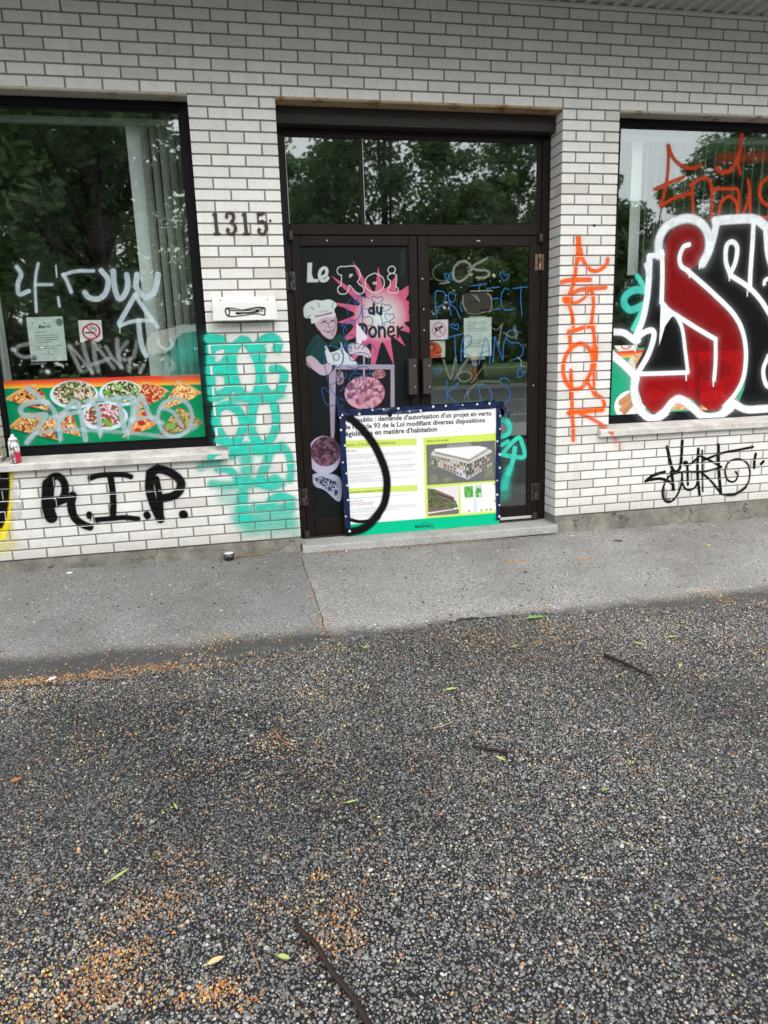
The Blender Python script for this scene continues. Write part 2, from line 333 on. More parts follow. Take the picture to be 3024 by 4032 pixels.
# ------------------------------------------------------------------ drawn prints and paint (plane coordinates in mm)
ART = {
'rip': '''S 14,14,15 1 73.5 .16|-1556,476,-1576,358,-1573,295,-1566,263
S 14,14,15 1 46.2 .2|-1558,471,-1535,512,-1491,521,-1462,474,-1470,403,-1510,362,-1556,343
S 14,14,15 1 42.2 .2|-1536,350,-1481,368,-1420,395
S 14,14,15 1 49.0 .18|-1422,395,-1440,330,-1429,252,-1385,204,-1346,182
S 14,14,15 1 34.4 .2|-1338,268,-1340,252
S 14,14,15 .95 6.9 .3|-1334,250,-1336,224
S 14,14,15 1 34.0 .2|-1305,498,-1250,512,-1167,512,-1101,506,-1062,491
S 14,14,15 1 39.3 .18|-1184,508,-1181,419,-1185,329,-1197,239
S 14,14,15 1 32.9 .25|-1301,227,-1215,227,-1130,228,-1046,213
S 14,14,15 .9 6.9 .3|-1300,220,-1302,200
S 14,14,15 .9 7.0 .3|-1288,219,-1288,202
S 14,14,15 1 44.3 .16|-988,236,-985,227
S 14,14,15 .9 6.2 .3|-991,223,-993,197
S 14,14,15 1 56.0 .18|-939,501,-954,403,-936,292,-906,200
S 14,14,15 1 38.3 .2|-906,467,-897,353,-903,202
S 14,14,15 .96 55.7 .22|-938,508,-887,528,-812,500,-759,444,-764,390,-809,349,-886,336
S 14,14,15 1 55.5 .16|-760,221,-757,216
S 14,14,15 .8 10.4 .4|-892,568,-877,542''',
'teal': '''S 52,200,178 0.92 50.4 0.40|-509,1337,-461,1336,-423,1328
S 52,200,178 0.92 54.6 0.40|-492,1345,-500,1247,-512,1104,-512,970
S 52,200,178 0.92 52.5 0.40|-487,1282,-415,1294,-388,1265,-398,1215,-432,1173,-497,1158
S 52,200,178 0.92 60.1 0.40|-498,1140,-414,1122,-398,1071,-416,1006,-484,973
S 52,200,178 0.92 61.1 0.40|-298,1318,-352,1271,-374,1171,-361,1055,-323,981,-259,963,-219,1006,-197,1093,-206,1187,-238,1260,-277,1315
S 52,200,178 0.92 60.5 0.40|-224,1253,-176,1309,-109,1331,-73,1299,-83,1259
S 52,200,178 0.92 54.7 0.40|-176,1251,-195,1165,-190,1049,-155,974
S 52,200,178 0.92 54.4 0.40|-115,1134,-67,1128,-47,1087,-79,1000,-156,951
S 52,200,178 0.74 51.4 0.95|-384,954,-296,957,-179,945,-73,970
S 52,200,178 0.92 55.5 0.40|-504,812,-486,892,-416,915,-347,864,-331,781,-374,694,-434,674,-481,737,-501,797
S 52,200,178 0.92 61.7 0.40|-255,911,-276,831,-282,741,-243,660
S 52,200,178 0.92 51.8 0.40|-124,907,-116,823,-132,733,-183,664,-244,648
S 52,200,178 0.83 44.1 0.64|-499,693,-406,658,-303,652
S 52,200,178 0.92 62.6 0.48|-401,627,-306,622,-202,608,-126,619
S 52,200,178 0.78 50.2 0.56|-90,640,-49,576,-39,483,-52,405
S 52,200,178 0.83 44.7 0.64|-420,583,-396,597
S 52,200,178 0.64 52.2 0.80|-622,527,-562,546,-510,558
S 52,200,178 0.78 53.3 0.56|-514,509,-448,497,-400,444,-382,397
S 52,200,178 0.74 82.5 0.80|-329,608,-329,501,-344,394
S 52,200,178 0.78 61.2 0.56|-181,576,-209,501,-244,426,-195,368,-110,386
S 52,200,178 0.74 52.1 0.95|-559,409,-471,395,-396,398
S 52,200,178 0.83 58.1 0.64|-306,399,-216,393,-146,420
S 52,200,178 0.83 73.4 0.56|-368,326,-378,241,-378,162
S 52,200,178 0.83 60.4 0.48|-187,266,-124,297,-48,264
S 52,200,178 0.78 69.3 0.72|-288,230,-198,215,-60,209
S 52,200,178 0.55 92.4 0.95|-399,164,-278,154,-79,138
S 52,200,178 0.41 92.4 0.95|-359,89,-206,85,-51,88
S 52,200,178 0.32 106.4 0.95|-477,318,-421,275,-382,194
S 52,200,178 0.28 92.4 0.95|-319,220,-312,109
S 52,200,178 0.23 70.6 0.95|-213,-19,-137,-34,-26,-11''',
'teal_sill': '''S 52,200,178 0.92 42.6 0.48|-553,592,-526,618,-466,634,-401,636
S 52,200,178 0.83 22.2 0.64|-417,618,-409,591''',
'orange': '''S 244,98,30 .95 34.6 .35|1989,1995,1999,1932,2003,1862,1998,1803
S 244,98,30 .95 25.4 .35|1998,1803,1986,1753,1982,1693,1969,1633,1950,1582,1932,1537
S 244,98,30 .95 24.4 .3|2014,1868,2032,1808,2062,1758,2103,1727,2144,1723,2184,1739,2216,1767,2222,1798
S 244,98,30 .85 29.7 .4|1879,1651,1928,1661,2014,1665,2094,1664
S 244,98,30 .8 28.1 .45|1959,1572,2016,1597,2084,1606,2160,1608,2214,1612
S 244,98,30 1 54.0 .25|1918,1537,1932,1524
S 244,98,30 .9 19.6 .35|1932,1517,1995,1515,2041,1535,2069,1560,2079,1586
S 244,98,30 .95 24.0 .3|2085,1601,2114,1580,2126,1503,2120,1426,2116,1348
S 244,98,30 .95 22.9 .35|1944,1496,1969,1429,1978,1352
S 244,98,30 .95 27.3 .3|1949,1318,2001,1330,2070,1349,2125,1353
S 244,98,30 .95 25.3 .3|1944,1319,1956,1253,1964,1196
S 244,98,30 .95 26.6 .3|2125,1353,2137,1296,2146,1217,2147,1137
S 244,98,30 .95 27.8 .35|2027,1236,1969,1211,1924,1149,1908,1076,1921,1001,1959,941,2001,919,2059,932,2093,984,2127,1047,2136,1122,2110,1191,2062,1229,2027,1237
S 244,98,30 1 43.7 .25|2148,1201,2144,1132,2138,1063
S 244,98,30 .95 25.8 .3|1968,1053,1974,957,1978,903,1983,816,1987,740,1996,641,2000,558
S 244,98,30 .95 23.9 .3|2093,979,2125,924,2159,874
S 244,98,30 .9 20.5 .3|2144,1047,2150,923
S 244,98,30 .95 24.1 .3|2168,879,2217,844,2235,799,2214,763
S 244,98,30 1 30.8 .25|1958,756,2041,760,2160,763,2220,766
S 244,98,30 .75 26.2 .5|2053,743,2126,712,2200,670,2243,642
S 244,98,30 .35 31.6 .7|2313,569,2336,545
S 244,98,30 .15 47.2 .9|2346,510,2372,480''',
'orange_sill': '''S 244,98,30 .7 24.4 .45|2236,646,2255,620,2286,593''',
'blacktag': '''S 16,16,18 1 24.8 .2|2759,465,2789,362,2817,290,2850,272,2881,318,2883,503
S 16,16,18 1 25.0 .2|2806,274,2823,198,2830,137
S 16,16,18 1 24.9 .2|2597,217,2660,257,2749,275
S 16,16,18 1 22.5 .2|2603,221,2720,226,2818,182,2835,134
S 16,16,18 1 20.5 .2|2909,338,2935,326,2953,165
S 16,16,18 1 19.4 .2|2916,319,2970,324,3026,371
S 16,16,18 1 22.9 .2|3023,434,3028,260,3060,74
S 16,16,18 1 14.8 .2|3057,421,3070,258,3085,103
S 16,16,18 1 18.7 .2|3495,422,3370,407,3225,389,3076,346
S 16,16,18 1 17.2 .2|3032,385,3132,338,3233,282
S 16,16,18 1 16.3 .2|3233,282,3077,257,2908,266,2796,243,2746,159,2748,83,2791,40,2849,65,2892,149,2899,258
S 16,16,18 .6 25.1 .5|2748,148,2759,71,2802,52
S 16,16,18 1 25.4 .2|3193,456,3210,270,3244,75
S 16,16,18 1 16.0 .2|2896,258,2915,159,2966,122,3024,151,3036,249
S 16,16,18 1 17.4 .2|3066,247,3143,187,3244,78
S 16,16,18 1 15.3 .2|3360,239,3383,204,3354,162,3297,177,3267,245,3286,309,3364,337,3454,299,3488,208,3458,110,3363,61,3263,66
S 16,16,18 .6 26.2 .5|3458,110,3375,62,3301,60
S 16,16,18 1 23.6 .2|3524,366,3518,306,3522,259
S 16,16,18 1 23.8 .2|3580,286,3598,303''',
'yellow': '''Q 232,208,24 1|-1860,645,-1783,638,-1760,589,-1772,460,-1796,321,-1823,217,-1853,148,-1924,131,-1995,186,-2017,338,-1996,510,-1934,617
S 232,208,24 .5 48.9 .9|-1771,598,-1780,425,-1827,199
S 232,220,120 .45 100.8 .9|-1956,76,-1890,88,-1845,120
Q 14,14,13 1|-1859,650,-1798,645,-1778,607,-1779,512,-1799,392,-1830,288,-1862,220,-1922,203,-1970,255,-1985,370,-1967,508,-1918,616
S 14,14,13 .8 13.0 .6|-1798,645,-1778,607,-1779,512,-1799,392,-1830,288,-1862,220
S 205,205,203 .85 38.2 .5|-1743,493,-1750,423
S 205,205,203 .8 49.8 .5|-1756,424,-1754,353,-1767,283
S 240,240,240 .8 8.2 .4|-1746,493,-1732,490,-1737,422
S 240,240,240 .8 8.3 .4|-1778,385,-1723,377''',
'yellow_pier': '''P 150,140,22 .9|-1797,1023,-1754,1021,-1775,829,-1785,672,-1846,669
S 120,110,20 .6 18.5 .9|-1764,958,-1779,829,-1788,698''',
'lwin_white': '''S 190,206,212 0.68 26.1 .35|-1595,1787,-1578,1744,-1602,1692,-1604,1631,-1548,1648
S 190,206,212 0.64 17.4 .35|-1473,1807,-1494,1744,-1509,1664,-1520,1525
S 190,206,212 0.60 19.3 .35|-1502,1685,-1411,1684
S 190,206,212 0.64 9.6 .3|-1375,1794,-1379,1727
S 190,206,212 0.64 15.1 .3|-1385,1608,-1384,1556
S 190,206,212 0.68 21.2 .3|-1341,1740,-1261,1761,-1163,1762
S 190,206,212 0.68 23.0 .3|-1338,1740,-1321,1697,-1306,1639
S 190,206,212 0.68 32.4 .25|-1117,1763,-1084,1708,-1105,1632,-1155,1596,-1208,1606,-1227,1635
S 190,206,212 0.68 33.3 .25|-1047,1760,-1051,1676,-1041,1612,-1025,1594,-994,1621,-970,1675,-970,1737
S 190,206,212 0.72 34.6 .25|-909,1738,-921,1666,-890,1614,-864,1602,-819,1629,-794,1692,-784,1737
S 190,206,212 0.72 29.3 .25|-931,1618,-979,1547,-1045,1448
S 190,206,212 0.72 27.5 .25|-931,1618,-889,1536,-818,1421
S 190,206,212 0.68 23.0 .25|-1046,1431,-980,1454,-905,1462,-841,1456
S 190,206,212 0.68 31.4 .3|-928,1462,-929,1369,-922,1293,-904,1245
S 190,206,212 0.72 7.4 .3|-1044,1428,-1048,1388
S 170,175,172 .4 23.5 .4|-1358,1319,-1332,1239,-1306,1163
S 170,175,172 .4 18.2 .4|-1348,1316,-1288,1228,-1239,1146
S 170,175,172 .4 25.6 .4|-1272,1326,-1265,1256,-1240,1151
S 170,175,172 .35 27.4 .4|-1212,1337,-1213,1245,-1203,1159
S 170,175,172 .4 22.0 .4|-1210,1337,-1158,1253,-1109,1173
S 170,175,172 .45 22.3 .4|-1232,1202,-1180,1216,-1126,1236
S 170,175,172 .4 20.4 .4|-1142,1307,-1105,1232,-1056,1173
S 170,175,172 .4 26.0 .4|-1069,1349,-1074,1259,-1064,1178
S 170,175,172 .3 24.2 .4|-1011,1333,-1070,1259,-1041,1225,-984,1238,-951,1333
S 170,175,172 .4 22.6 .4|-1004,1227,-1016,1153
S 170,175,172 .45 22.7 .4|-952,1141,-926,1188
S 170,175,172 .35 21.5 .5|-1586,1338,-1650,1323,-1668,1287,-1632,1260,-1579,1260
S 170,175,172 .3 9.0 .4|-1589,1215,-1505,1217
S 200,204,202 .7 27.3 .3|-1502,1166,-1499,1164
S 200,204,202 .5 26.9 .4|-1682,1306,-1677,1304
P 200,208,200 .34|-863,1376,-810,1396,-742,1411,-675,1427,-575,1430,-577,1390,-680,1372,-711,1344,-725,1297,-785,1255,-880,1255,-914,1283,-889,1349
S 220,226,224 .4 13.2 .4|-748,1345,-738,1307,-774,1279,-818,1309,-819,1342
S 60,200,180 .35 124.2 .95|-680,1267,-627,1323,-581,1302
S 60,200,180 .2 153.6 .95|-727,1172,-620,1188
S 180,196,196 .3 38.2 .8|-779,1222,-793,1126,-746,1172
S 180,206,212 0.61 30.8 .3|-1630,1071,-1571,1012,-1503,942,-1479,845,-1478,743
S 180,206,212 0.61 31.5 .3|-1526,977,-1620,981,-1683,951,-1678,908,-1608,895,-1545,901,-1590,831,-1637,776,-1677,730
S 180,206,212 0.61 31.8 .3|-1459,863,-1403,948,-1359,974,-1338,896,-1328,730
S 180,206,212 0.59 26.0 .3|-1520,881,-1428,896,-1343,911
S 180,206,212 0.61 32.0 .3|-1263,970,-1232,920,-1234,823,-1235,764
S 180,206,212 0.59 26.0 .3|-1304,972,-1225,980,-1122,985,-1021,989
S 180,206,212 0.61 34.2 .3|-1099,990,-1095,894,-1085,796,-1072,755
S 180,206,212 0.61 30.4 .3|-1017,989,-1022,891,-1059,774
S 180,206,212 0.61 30.7 .3|-1024,832,-967,991,-940,936,-910,846,-846,815
S 180,206,212 0.55 25.0 .3|-1043,847,-967,851,-891,853
S 180,206,212 0.59 25.4 .3|-750,972,-835,932,-871,844,-843,753,-768,724,-686,765,-654,854,-681,935,-750,972
S 180,206,212 0.59 23.3 .3|-836,910,-773,879,-723,787
S 180,206,212 0.48 24.2 .5|-1682,730,-1628,780,-1466,804,-1284,788,-1099,767,-912,737,-769,717,-631,782
S 180,206,212 0.67 8.5 .3|-1234,774,-1238,737
S 180,206,212 0.67 8.7 .3|-1063,765,-1068,725
S 180,206,212 0.67 8.5 .3|-1481,758,-1484,726
S 180,206,212 0.37 49.5 .8|-770,699,-743,677''',
'pizza': '''P 0,140,92 1|-1769,1170,-542,1146,-584,647,-1833,708
P 222,62,40 1|-1775,1128,-545,1112,-546,1092,-1778,1110
P 232,92,40 1|-1778,1110,-546,1092,-548,1077,-1779,1098
P 240,132,44 1|-1779,1098,-548,1077,-549,1064,-1781,1086
P 246,178,48 1|-1781,1086,-549,1064,-550,1051,-1783,1072
P 0,100,66 1|-1751,986,-1520,899,-1469,950,-1518,990
P 0,100,66 1|-1757,810,-1497,723,-1456,755,-1552,867
N 16 214,150,70 168,60,36 246,214,140|-1764,1006,-1582,1088,-1539,1034,-1522,924,-1639,958
S 226,176,110 1 14.6 .3|-1764,1006,-1680,1054,-1582,1086
E 30,24,24 1|-1669,1033,10,8
E 30,24,24 1|-1634,1014,10,9
E 30,24,24 1|-1566,1053,10,8
E 30,24,24 1|-1580,963,11,9
E 208,226,236 1|-1362,1017,144,88
N2 15 226,206,190 96,128,60 84,60,44|-1360,1024,126,77
E 208,226,236 1|-1079,1015,136,81
N2 15 110,164,66 54,40,32 214,214,190|-1078,1022,115,69
E 208,226,236 1|-1200,871,145,90
N2 15 176,44,54 84,120,54 236,210,220|-1196,879,121,74
S 232,190,214 1 8.5 .3|-1252,921,-1195,933,-1152,901,-1129,856
S 232,190,214 1 8.6 .3|-1228,890,-1161,907,-1098,884
S 110,168,60 1 32.5 .4|-1196,840,-1170,819
N 14 186,60,40 236,190,130 150,36,30|-941,1078,-871,1065,-792,1016,-833,970,-1021,895,-977,996
S 222,172,110 1 11.5 .3|-941,1078,-867,1060,-792,1016
N 14 232,196,110 200,90,60 246,226,170|-726,1079,-666,1057,-586,998,-640,962,-854,892,-783,988
S 222,172,110 1 11.6 .3|-726,1079,-653,1042,-586,998
N 14 214,150,80 150,60,40 236,210,140|-1767,830,-1644,915,-1581,917,-1529,827,-1495,738,-1626,779
S 226,176,110 1 12.9 .3|-1767,830,-1712,875,-1645,913
S 120,160,60 1 7.4 .3|-1642,862,-1580,854
N 14 220,160,90 196,60,44 244,220,170|-1572,849,-1436,924,-1389,893,-1355,755,-1452,784
E 30,24,24 1|-1457,896,10,9
E 30,24,24 1|-1433,871,11,9
E 30,24,24 1|-1414,804,11,9
S 110,160,60 1 8.5 .3|-1436,842,-1373,834
N 14 226,160,80 214,120,60 240,200,130|-986,908,-935,896,-860,833,-918,786,-1104,731,-1038,822
E 178,44,42 1|-947,877,23,16
E 178,44,42 1|-917,841,23,16
E 178,44,42 1|-976,819,24,18
E 178,44,42 1|-1005,773,23,15
N 14 200,180,120 150,44,40 110,150,70|-737,912,-677,879,-590,805,-647,772,-887,724,-824,811
E 120,170,80 1|-797,790,33,20''',
'rwin': '''S 190,62,24 .82 23.9 .35|2719,2563,2726,2447,2718,2318,2684,2170
S 190,62,24 .82 24.9 .35|2719,2563,2763,2484,2844,2431,2934,2423,2980,2444
S 190,62,24 .82 25.4 .35|2634,2279,2729,2318,2848,2361
S 190,62,24 .82 24.6 .35|2684,2170,2790,2225,2912,2255
S 190,62,24 .82 24.6 .35|2908,2309,2973,2348,3029,2358,3068,2323,3086,2229,3091,2081
S 190,62,24 .82 20.6 .35|2923,2293,2944,2114
S 190,62,24 .82 22.9 .35|3082,2285,3240,2289,3300,2269,3305,2106
S 190,62,24 .82 25.3 .35|3150,2122,3167,2201,3230,2240,3290,2193,3302,2135
S 190,62,24 .82 23.3 .35|3374,2346,3396,2232,3411,2097
S 190,62,24 .82 21.4 .35|3338,2104,3372,2174,3391,2261
S 190,62,24 .82 30.9 .4|3297,2671,3281,2514,3229,2419,3153,2399,3112,2426
S 205,78,34 .25 61.8 .9|3132,2492,3291,2500,3522,2514,3639,2521
S 190,62,24 .82 25.0 .35|3270,2476,3305,2392
S 190,62,24 .82 27.7 .35|3559,2378,3487,2334,3477,2252,3530,2190,3626,2176
S 190,62,24 .82 21.5 .35|3491,2098,3682,2099
S 70,200,180 1 37.6 .2|2524,1696,2566,1642,2614,1578
S 70,190,176 .95 52.7 .25|2602,1593,2512,1602,2441,1566,2429,1507,2473,1465,2535,1476,2607,1509
S 70,200,180 1 42.6 .2|2581,1465,2539,1386,2509,1332
P 9,12,14 1|2633,1808,2716,1816,2736,1492,2856,1418,2909,1318,2972,1005,2578,1012,2539,1053,2591,1153,2653,1283,2617,1314,2583,1305,2611,1425,2636,1553
P 9,12,14 1|3144,2047,3412,2062,3472,2049,3624,1961,3774,1921,3932,677,3411,701,3472,861,3487,1073,3434,1284,3338,1410,3122,1586,2949,1717,3038,1765,3090,1844,3129,1941
P 126,5,11 .97|2738,1864,2740,1941,2782,2008,2858,2046,2949,2045,3021,1999,3052,1922,3041,1824,2992,1761,2934,1729,3060,1634,3222,1512,3364,1387,3439,1253,3465,1127,3464,979,3412,831,3310,725,3202,698,3100,756,2999,814,2915,830,2835,770,2767,718,2685,712,2610,789,2572,886,2574,1000,2972,998,2927,1215,2893,1377,2841,1428,2734,1512,2727,1748
P 158,10,16 .85|2947,1153,3458,1153,3467,978,3412,831,3310,725,3202,698,3100,756,2999,814,2969,996
P 158,10,16 .6|2576,995,2969,991,2999,814,2915,830,2835,770,2767,718,2685,712,2610,789
E 100,8,14 .5|3202,1009,145,84
P 100,10,16 .6|3025,1130,3054,1139,3108,726,3051,771
E 176,22,26 .5|3205,818,110,47
E 176,22,26 .4|2713,839,71,52
S 230,234,238 .98 62.7 .4|2686,1840,2682,1941,2719,2015,2784,2059,2878,2086,2970,2076,3048,2023,3085,1941,3080,1853,3044,1780
S 236,240,244 1 33.8 .2|2924,1910,2880,1893,2854,1825,2871,1764,2931,1729
S 236,240,244 1 36.4 .2|2931,1725,3060,1634,3184,1541,3312,1437,3396,1335,3448,1209,3467,1074,3455,936,3400,827,3310,733
S 230,234,238 .98 62.9 .35|3372,730,3253,665,3119,667,3016,752,2916,804,2858,780,2791,709,2699,668,2604,726,2544,846,2538,986
S 236,240,244 1 35.5 .2|2614,1834,2715,1840
S 236,240,244 1 35.5 .2|2711,1864,2723,1699,2728,1512
S 236,240,244 1 34.1 .2|2728,1512,2793,1453,2865,1412,3023,1325,3191,1239
S 236,240,244 1 31.4 .2|3194,1239,3206,1082,3204,937
S 236,240,244 1 10.2 .2|3197,946,3202,891
S 236,240,244 1 28.2 .2|2853,1420,2909,1318,2948,1142,2977,1001
S 236,240,244 1 32.9 .2|2574,1004,2750,1002,2972,1001
S 236,240,244 1 10.0 .2|2963,996,2967,942
S 228,234,240 1 48.1 .25|2614,1826,2615,1671,2606,1524,2579,1385,2524,1261
S 228,234,240 .95 37.6 .3|2590,1773,2608,1729,2617,1690
P 236,240,244 1|2721,1507,2858,1425,2813,1406,2765,1341,2741,1256,2725,1205,2725,1352
S 236,240,244 1 48.5 .25|2337,1313,2436,1303,2512,1255,2552,1246
S 236,240,244 1 43.0 .25|2525,1246,2595,1300,2658,1315,2679,1272,2640,1142,2562,1013
S 236,240,244 1 57.8 .25|2338,1156,2446,1076,2542,986,2544,950
S 236,240,244 1 9.7 .2|2525,1246,2531,1170
S 236,240,244 1 8.6 .2|2541,1246,2543,1195
S 228,234,240 1 65.7 .25|3128,2072,3258,2083,3445,2086,3544,2039
S 228,234,240 1 55.4 .3|3135,2047,3119,1960,3091,1863,3048,1790
S 236,240,244 1 36.7 .25|3441,2078,3447,1941,3448,1743,3452,1620
S 236,240,244 1 36.1 .2|3278,1704,3235,1794,3233,1900,3276,1929,3321,1890,3317,1793,3280,1704
S 236,240,244 1 37.2 .2|3281,1696,3441,1610,3553,1517,3656,1394
S 236,240,244 1 8.8 .2|3272,1694,3276,1658
S 236,240,244 1 8.8 .2|3431,1612,3437,1546
S 236,240,244 1 8.8 .2|3446,1612,3449,1576
S 236,240,244 1 10.7 .2|2938,1717,2944,1685
S 236,240,244 1 9.6 .2|3019,1770,3021,1744
S 236,240,244 1 39.2 .25|3544,2039,3582,1842,3650,1701
S 236,240,244 1 28.9 .25|3574,1631,3582,1659,3640,1681
S 230,234,238 .95 58.0 .3|3394,751,3498,702,3700,699,3931,694
S 236,240,244 1 34.8 .25|3661,1100,3627,994,3663,885,3736,850''',
'rbanner': '''P 36,170,128 1|2334,1185,4087,1219,4162,580,2355,669
P 222,72,52 1|2335,1175,4088,1206,4091,1185,2336,1153
P 240,128,60 1|2335,1155,4091,1185,4093,1170,2336,1138
P 248,186,70 1|2336,1140,4093,1170,4095,1153,2337,1124
P 238,238,232 1|2355,1225,2408,1308,2499,1309,2539,1179,2403,1173
S 214,90,110 1 10.8 .2|2455,1267,2416,1243,2430,1197,2476,1191,2503,1220,2490,1261,2455,1267
S 214,90,110 1 8.6 .2|2430,1261,2490,1199
P 30,26,28 1|2433,1248,2473,1246,2475,1213,2463,1214,2463,1230,2446,1230,2446,1214,2435,1214
E 224,214,200 1|2545,1066,69,82
N 9 226,170,120 236,196,150 150,100,60|2518,1149,2609,1156,2626,1064,2546,1036
E 240,240,242 1|2512,777,130,110
S 196,146,100 1 44.0 .3|2436,802,2509,851
S 206,156,108 1 39.8 .3|2444,749,2522,829
S 186,132,90 1 37.7 .3|2468,727,2535,797
S 176,120,80 1 8.8 .3|2434,781,2521,840
N 9 230,170,100 200,110,60 246,220,160|2643,960,2996,968,3013,723,2679,728
N 9 240,190,120 210,80,60 250,230,190|3076,869,3392,878,3432,703,3088,698''',
'poster': '''P 22,28,30 1|100,1941,877,1940,829,-25,-11,43
P 44,54,56 .6|800,1889,830,1889,826,1734,796,1734
BURST 196,92,124|649,1462,660,620
Q 18,20,22 1|343,1532,406,1519,396,1488,348,1495
P 196,206,206 1|166,1812,197,1812,189,1746,199,1710,232,1708,231,1688,156,1689
S 196,206,206 1 20.9 .2|253,1718,286,1736,291,1769,272,1778,249,1760,241,1727,252,1700,281,1700,297,1715
O 206,214,212 1 54.6 4.5|388,1759,417,1750,406,1647,386,1638;417,1759,475,1761,489,1725,459,1695,427,1692;459,1689,496,1646,512,1637
O 206,214,212 1 54.2 4.5|616,1715,582,1697,578,1663,614,1644,649,1662,650,1696,616,1715
O 206,214,212 1 44.1 4.6|731,1762,738,1764
O 206,214,212 1 40.6 4.6|726,1715,747,1715,737,1637;724,1634,757,1632
S 34,30,34 1 17.9 .2|595,1515,575,1513,571,1488,590,1481,601,1503
S 34,30,34 1 17.8 .2|602,1543,603,1475
S 34,30,34 1 17.8 .2|625,1521,627,1487,646,1480,654,1517
S 34,30,34 1 17.9 .2|653,1518,653,1474
S 34,30,34 1 20.6 .2|519,1402,516,1333
S 34,30,34 1 19.0 .2|499,1409,532,1408,547,1379,536,1342,516,1331
S 34,30,34 1 17.8 .2|587,1391,566,1366,572,1332,598,1328,612,1359,600,1388,587,1391
S 34,30,34 1 18.1 .2|633,1393,634,1324
S 34,30,34 1 18.1 .2|637,1371,656,1389,672,1370,673,1323
S 34,30,34 1 15.6 .2|702,1354,735,1362,730,1388,706,1385,695,1351,711,1325,741,1331
S 34,30,34 1 16.8 .2|766,1387,766,1320
S 34,30,34 1 15.7 .2|770,1368,800,1386
E 34,30,34 1|714,1417,6,6
E 34,30,34 1|736,1416,6,6
Q 20,22,24 1|174,1407,195,1449,224,1461,207,1381,191,1369
Q 190,166,180 1|194,1425,224,1461,333,1468,342,1409,335,1360,307,1320,268,1327,226,1368
S 24,22,26 1 4.4 .2|235,1421,261,1432,286,1421
S 24,22,26 1 4.4 .2|296,1426,312,1434,335,1428
S 24,22,26 1 5.7 .2|245,1436,274,1438
S 24,22,26 1 5.7 .2|303,1441,332,1440
S 24,22,26 1 3.8 .2|289,1423,282,1398,298,1392,308,1401
S 24,22,26 1 4.4 .2|249,1377,283,1367,323,1382
S 24,22,26 1 3.2 .2|277,1361,302,1362
S 24,22,26 1 3.8 .2|223,1381,232,1356
S 150,124,140 .8 16.3 .8|333,1452,332,1403,308,1342
Q 200,210,212 1|171,1425,167,1456,129,1463,119,1512,147,1554,205,1574,249,1570,294,1577,331,1563,348,1538,329,1508,334,1465,256,1460,207,1431
S 30,30,34 1 4.3 .2|171,1532,195,1513
S 30,30,34 1 4.3 .2|223,1556,231,1528
S 30,30,34 1 3.8 .2|325,1557,317,1520
S 30,30,34 1 4.3 .2|142,1463,168,1477
S 150,60,80 1 5.6 .3|199,1471,250,1476,315,1493
Q 28,66,66 1|118,1210,144,1278,189,1338,218,1344,273,1286,320,1323,360,1346,410,1308,422,1276,380,1221,304,1267,268,1262,267,1161,221,1150,197,1189
Q 200,210,212 1|252,1262,272,1268,290,1230,356,1253,364,1296,388,1239,431,1194,465,1142,299,1147,270,1155
Q 16,40,42 1|273,1286,305,1279,357,1290,362,1259,317,1266,278,1249
Q 190,170,186 1|115,1191,153,1212,197,1182,227,1150,280,1161,297,1122,270,1085,224,1080,180,1107,130,1147
Q 200,190,200 1|419,1279,494,1284,552,1253,574,1208,556,1184,511,1204,458,1209,419,1219
S 14,40,42 1 8.8 .5|134,1216,163,1271,204,1313
S 14,40,42 1 7.6 .5|222,1163,243,1212,252,1256
S 24,22,26 1 5.1 .2|125,1172,155,1127,186,1101
S 24,22,26 1 4.5 .2|240,1149,260,1161,279,1154
S 150,156,160 .8 7.7 .6|302,1223,312,1160
S 24,22,26 1 4.5 .2|422,1279,494,1282,552,1250,572,1208
P 222,212,228 1|477,1422,511,1380,552,1323,538,1301,515,1305,504,1277,472,1290
P 160,150,170 1|272,1079,310,1115,325,1147,735,1134,728,840,699,841,706,1102,323,1115,293,688,270,565,266,690
P 30,28,34 1|323,1114,706,1100,697,821,310,839
P 160,150,170 1|516,1204,528,1203,523,1050,510,1051
N2 34 180,124,142 128,80,102 208,158,172|518,947,142,114
N2 12 150,110,120 190,130,130 90,60,70|622,1072,47,32
N2 12 150,120,130 90,60,70 170,150,160|347,1057,29,50
E 190,186,214 1|212,528,117,135
N2 26 96,66,84 130,90,110 60,40,54|223,554,105,106
Q 176,182,206 1|115,381,169,404,315,361,307,190,203,280,138,312
N 12 176,186,214 60,60,80 30,36,44|127,366,175,383,300,334,294,212,204,294''',
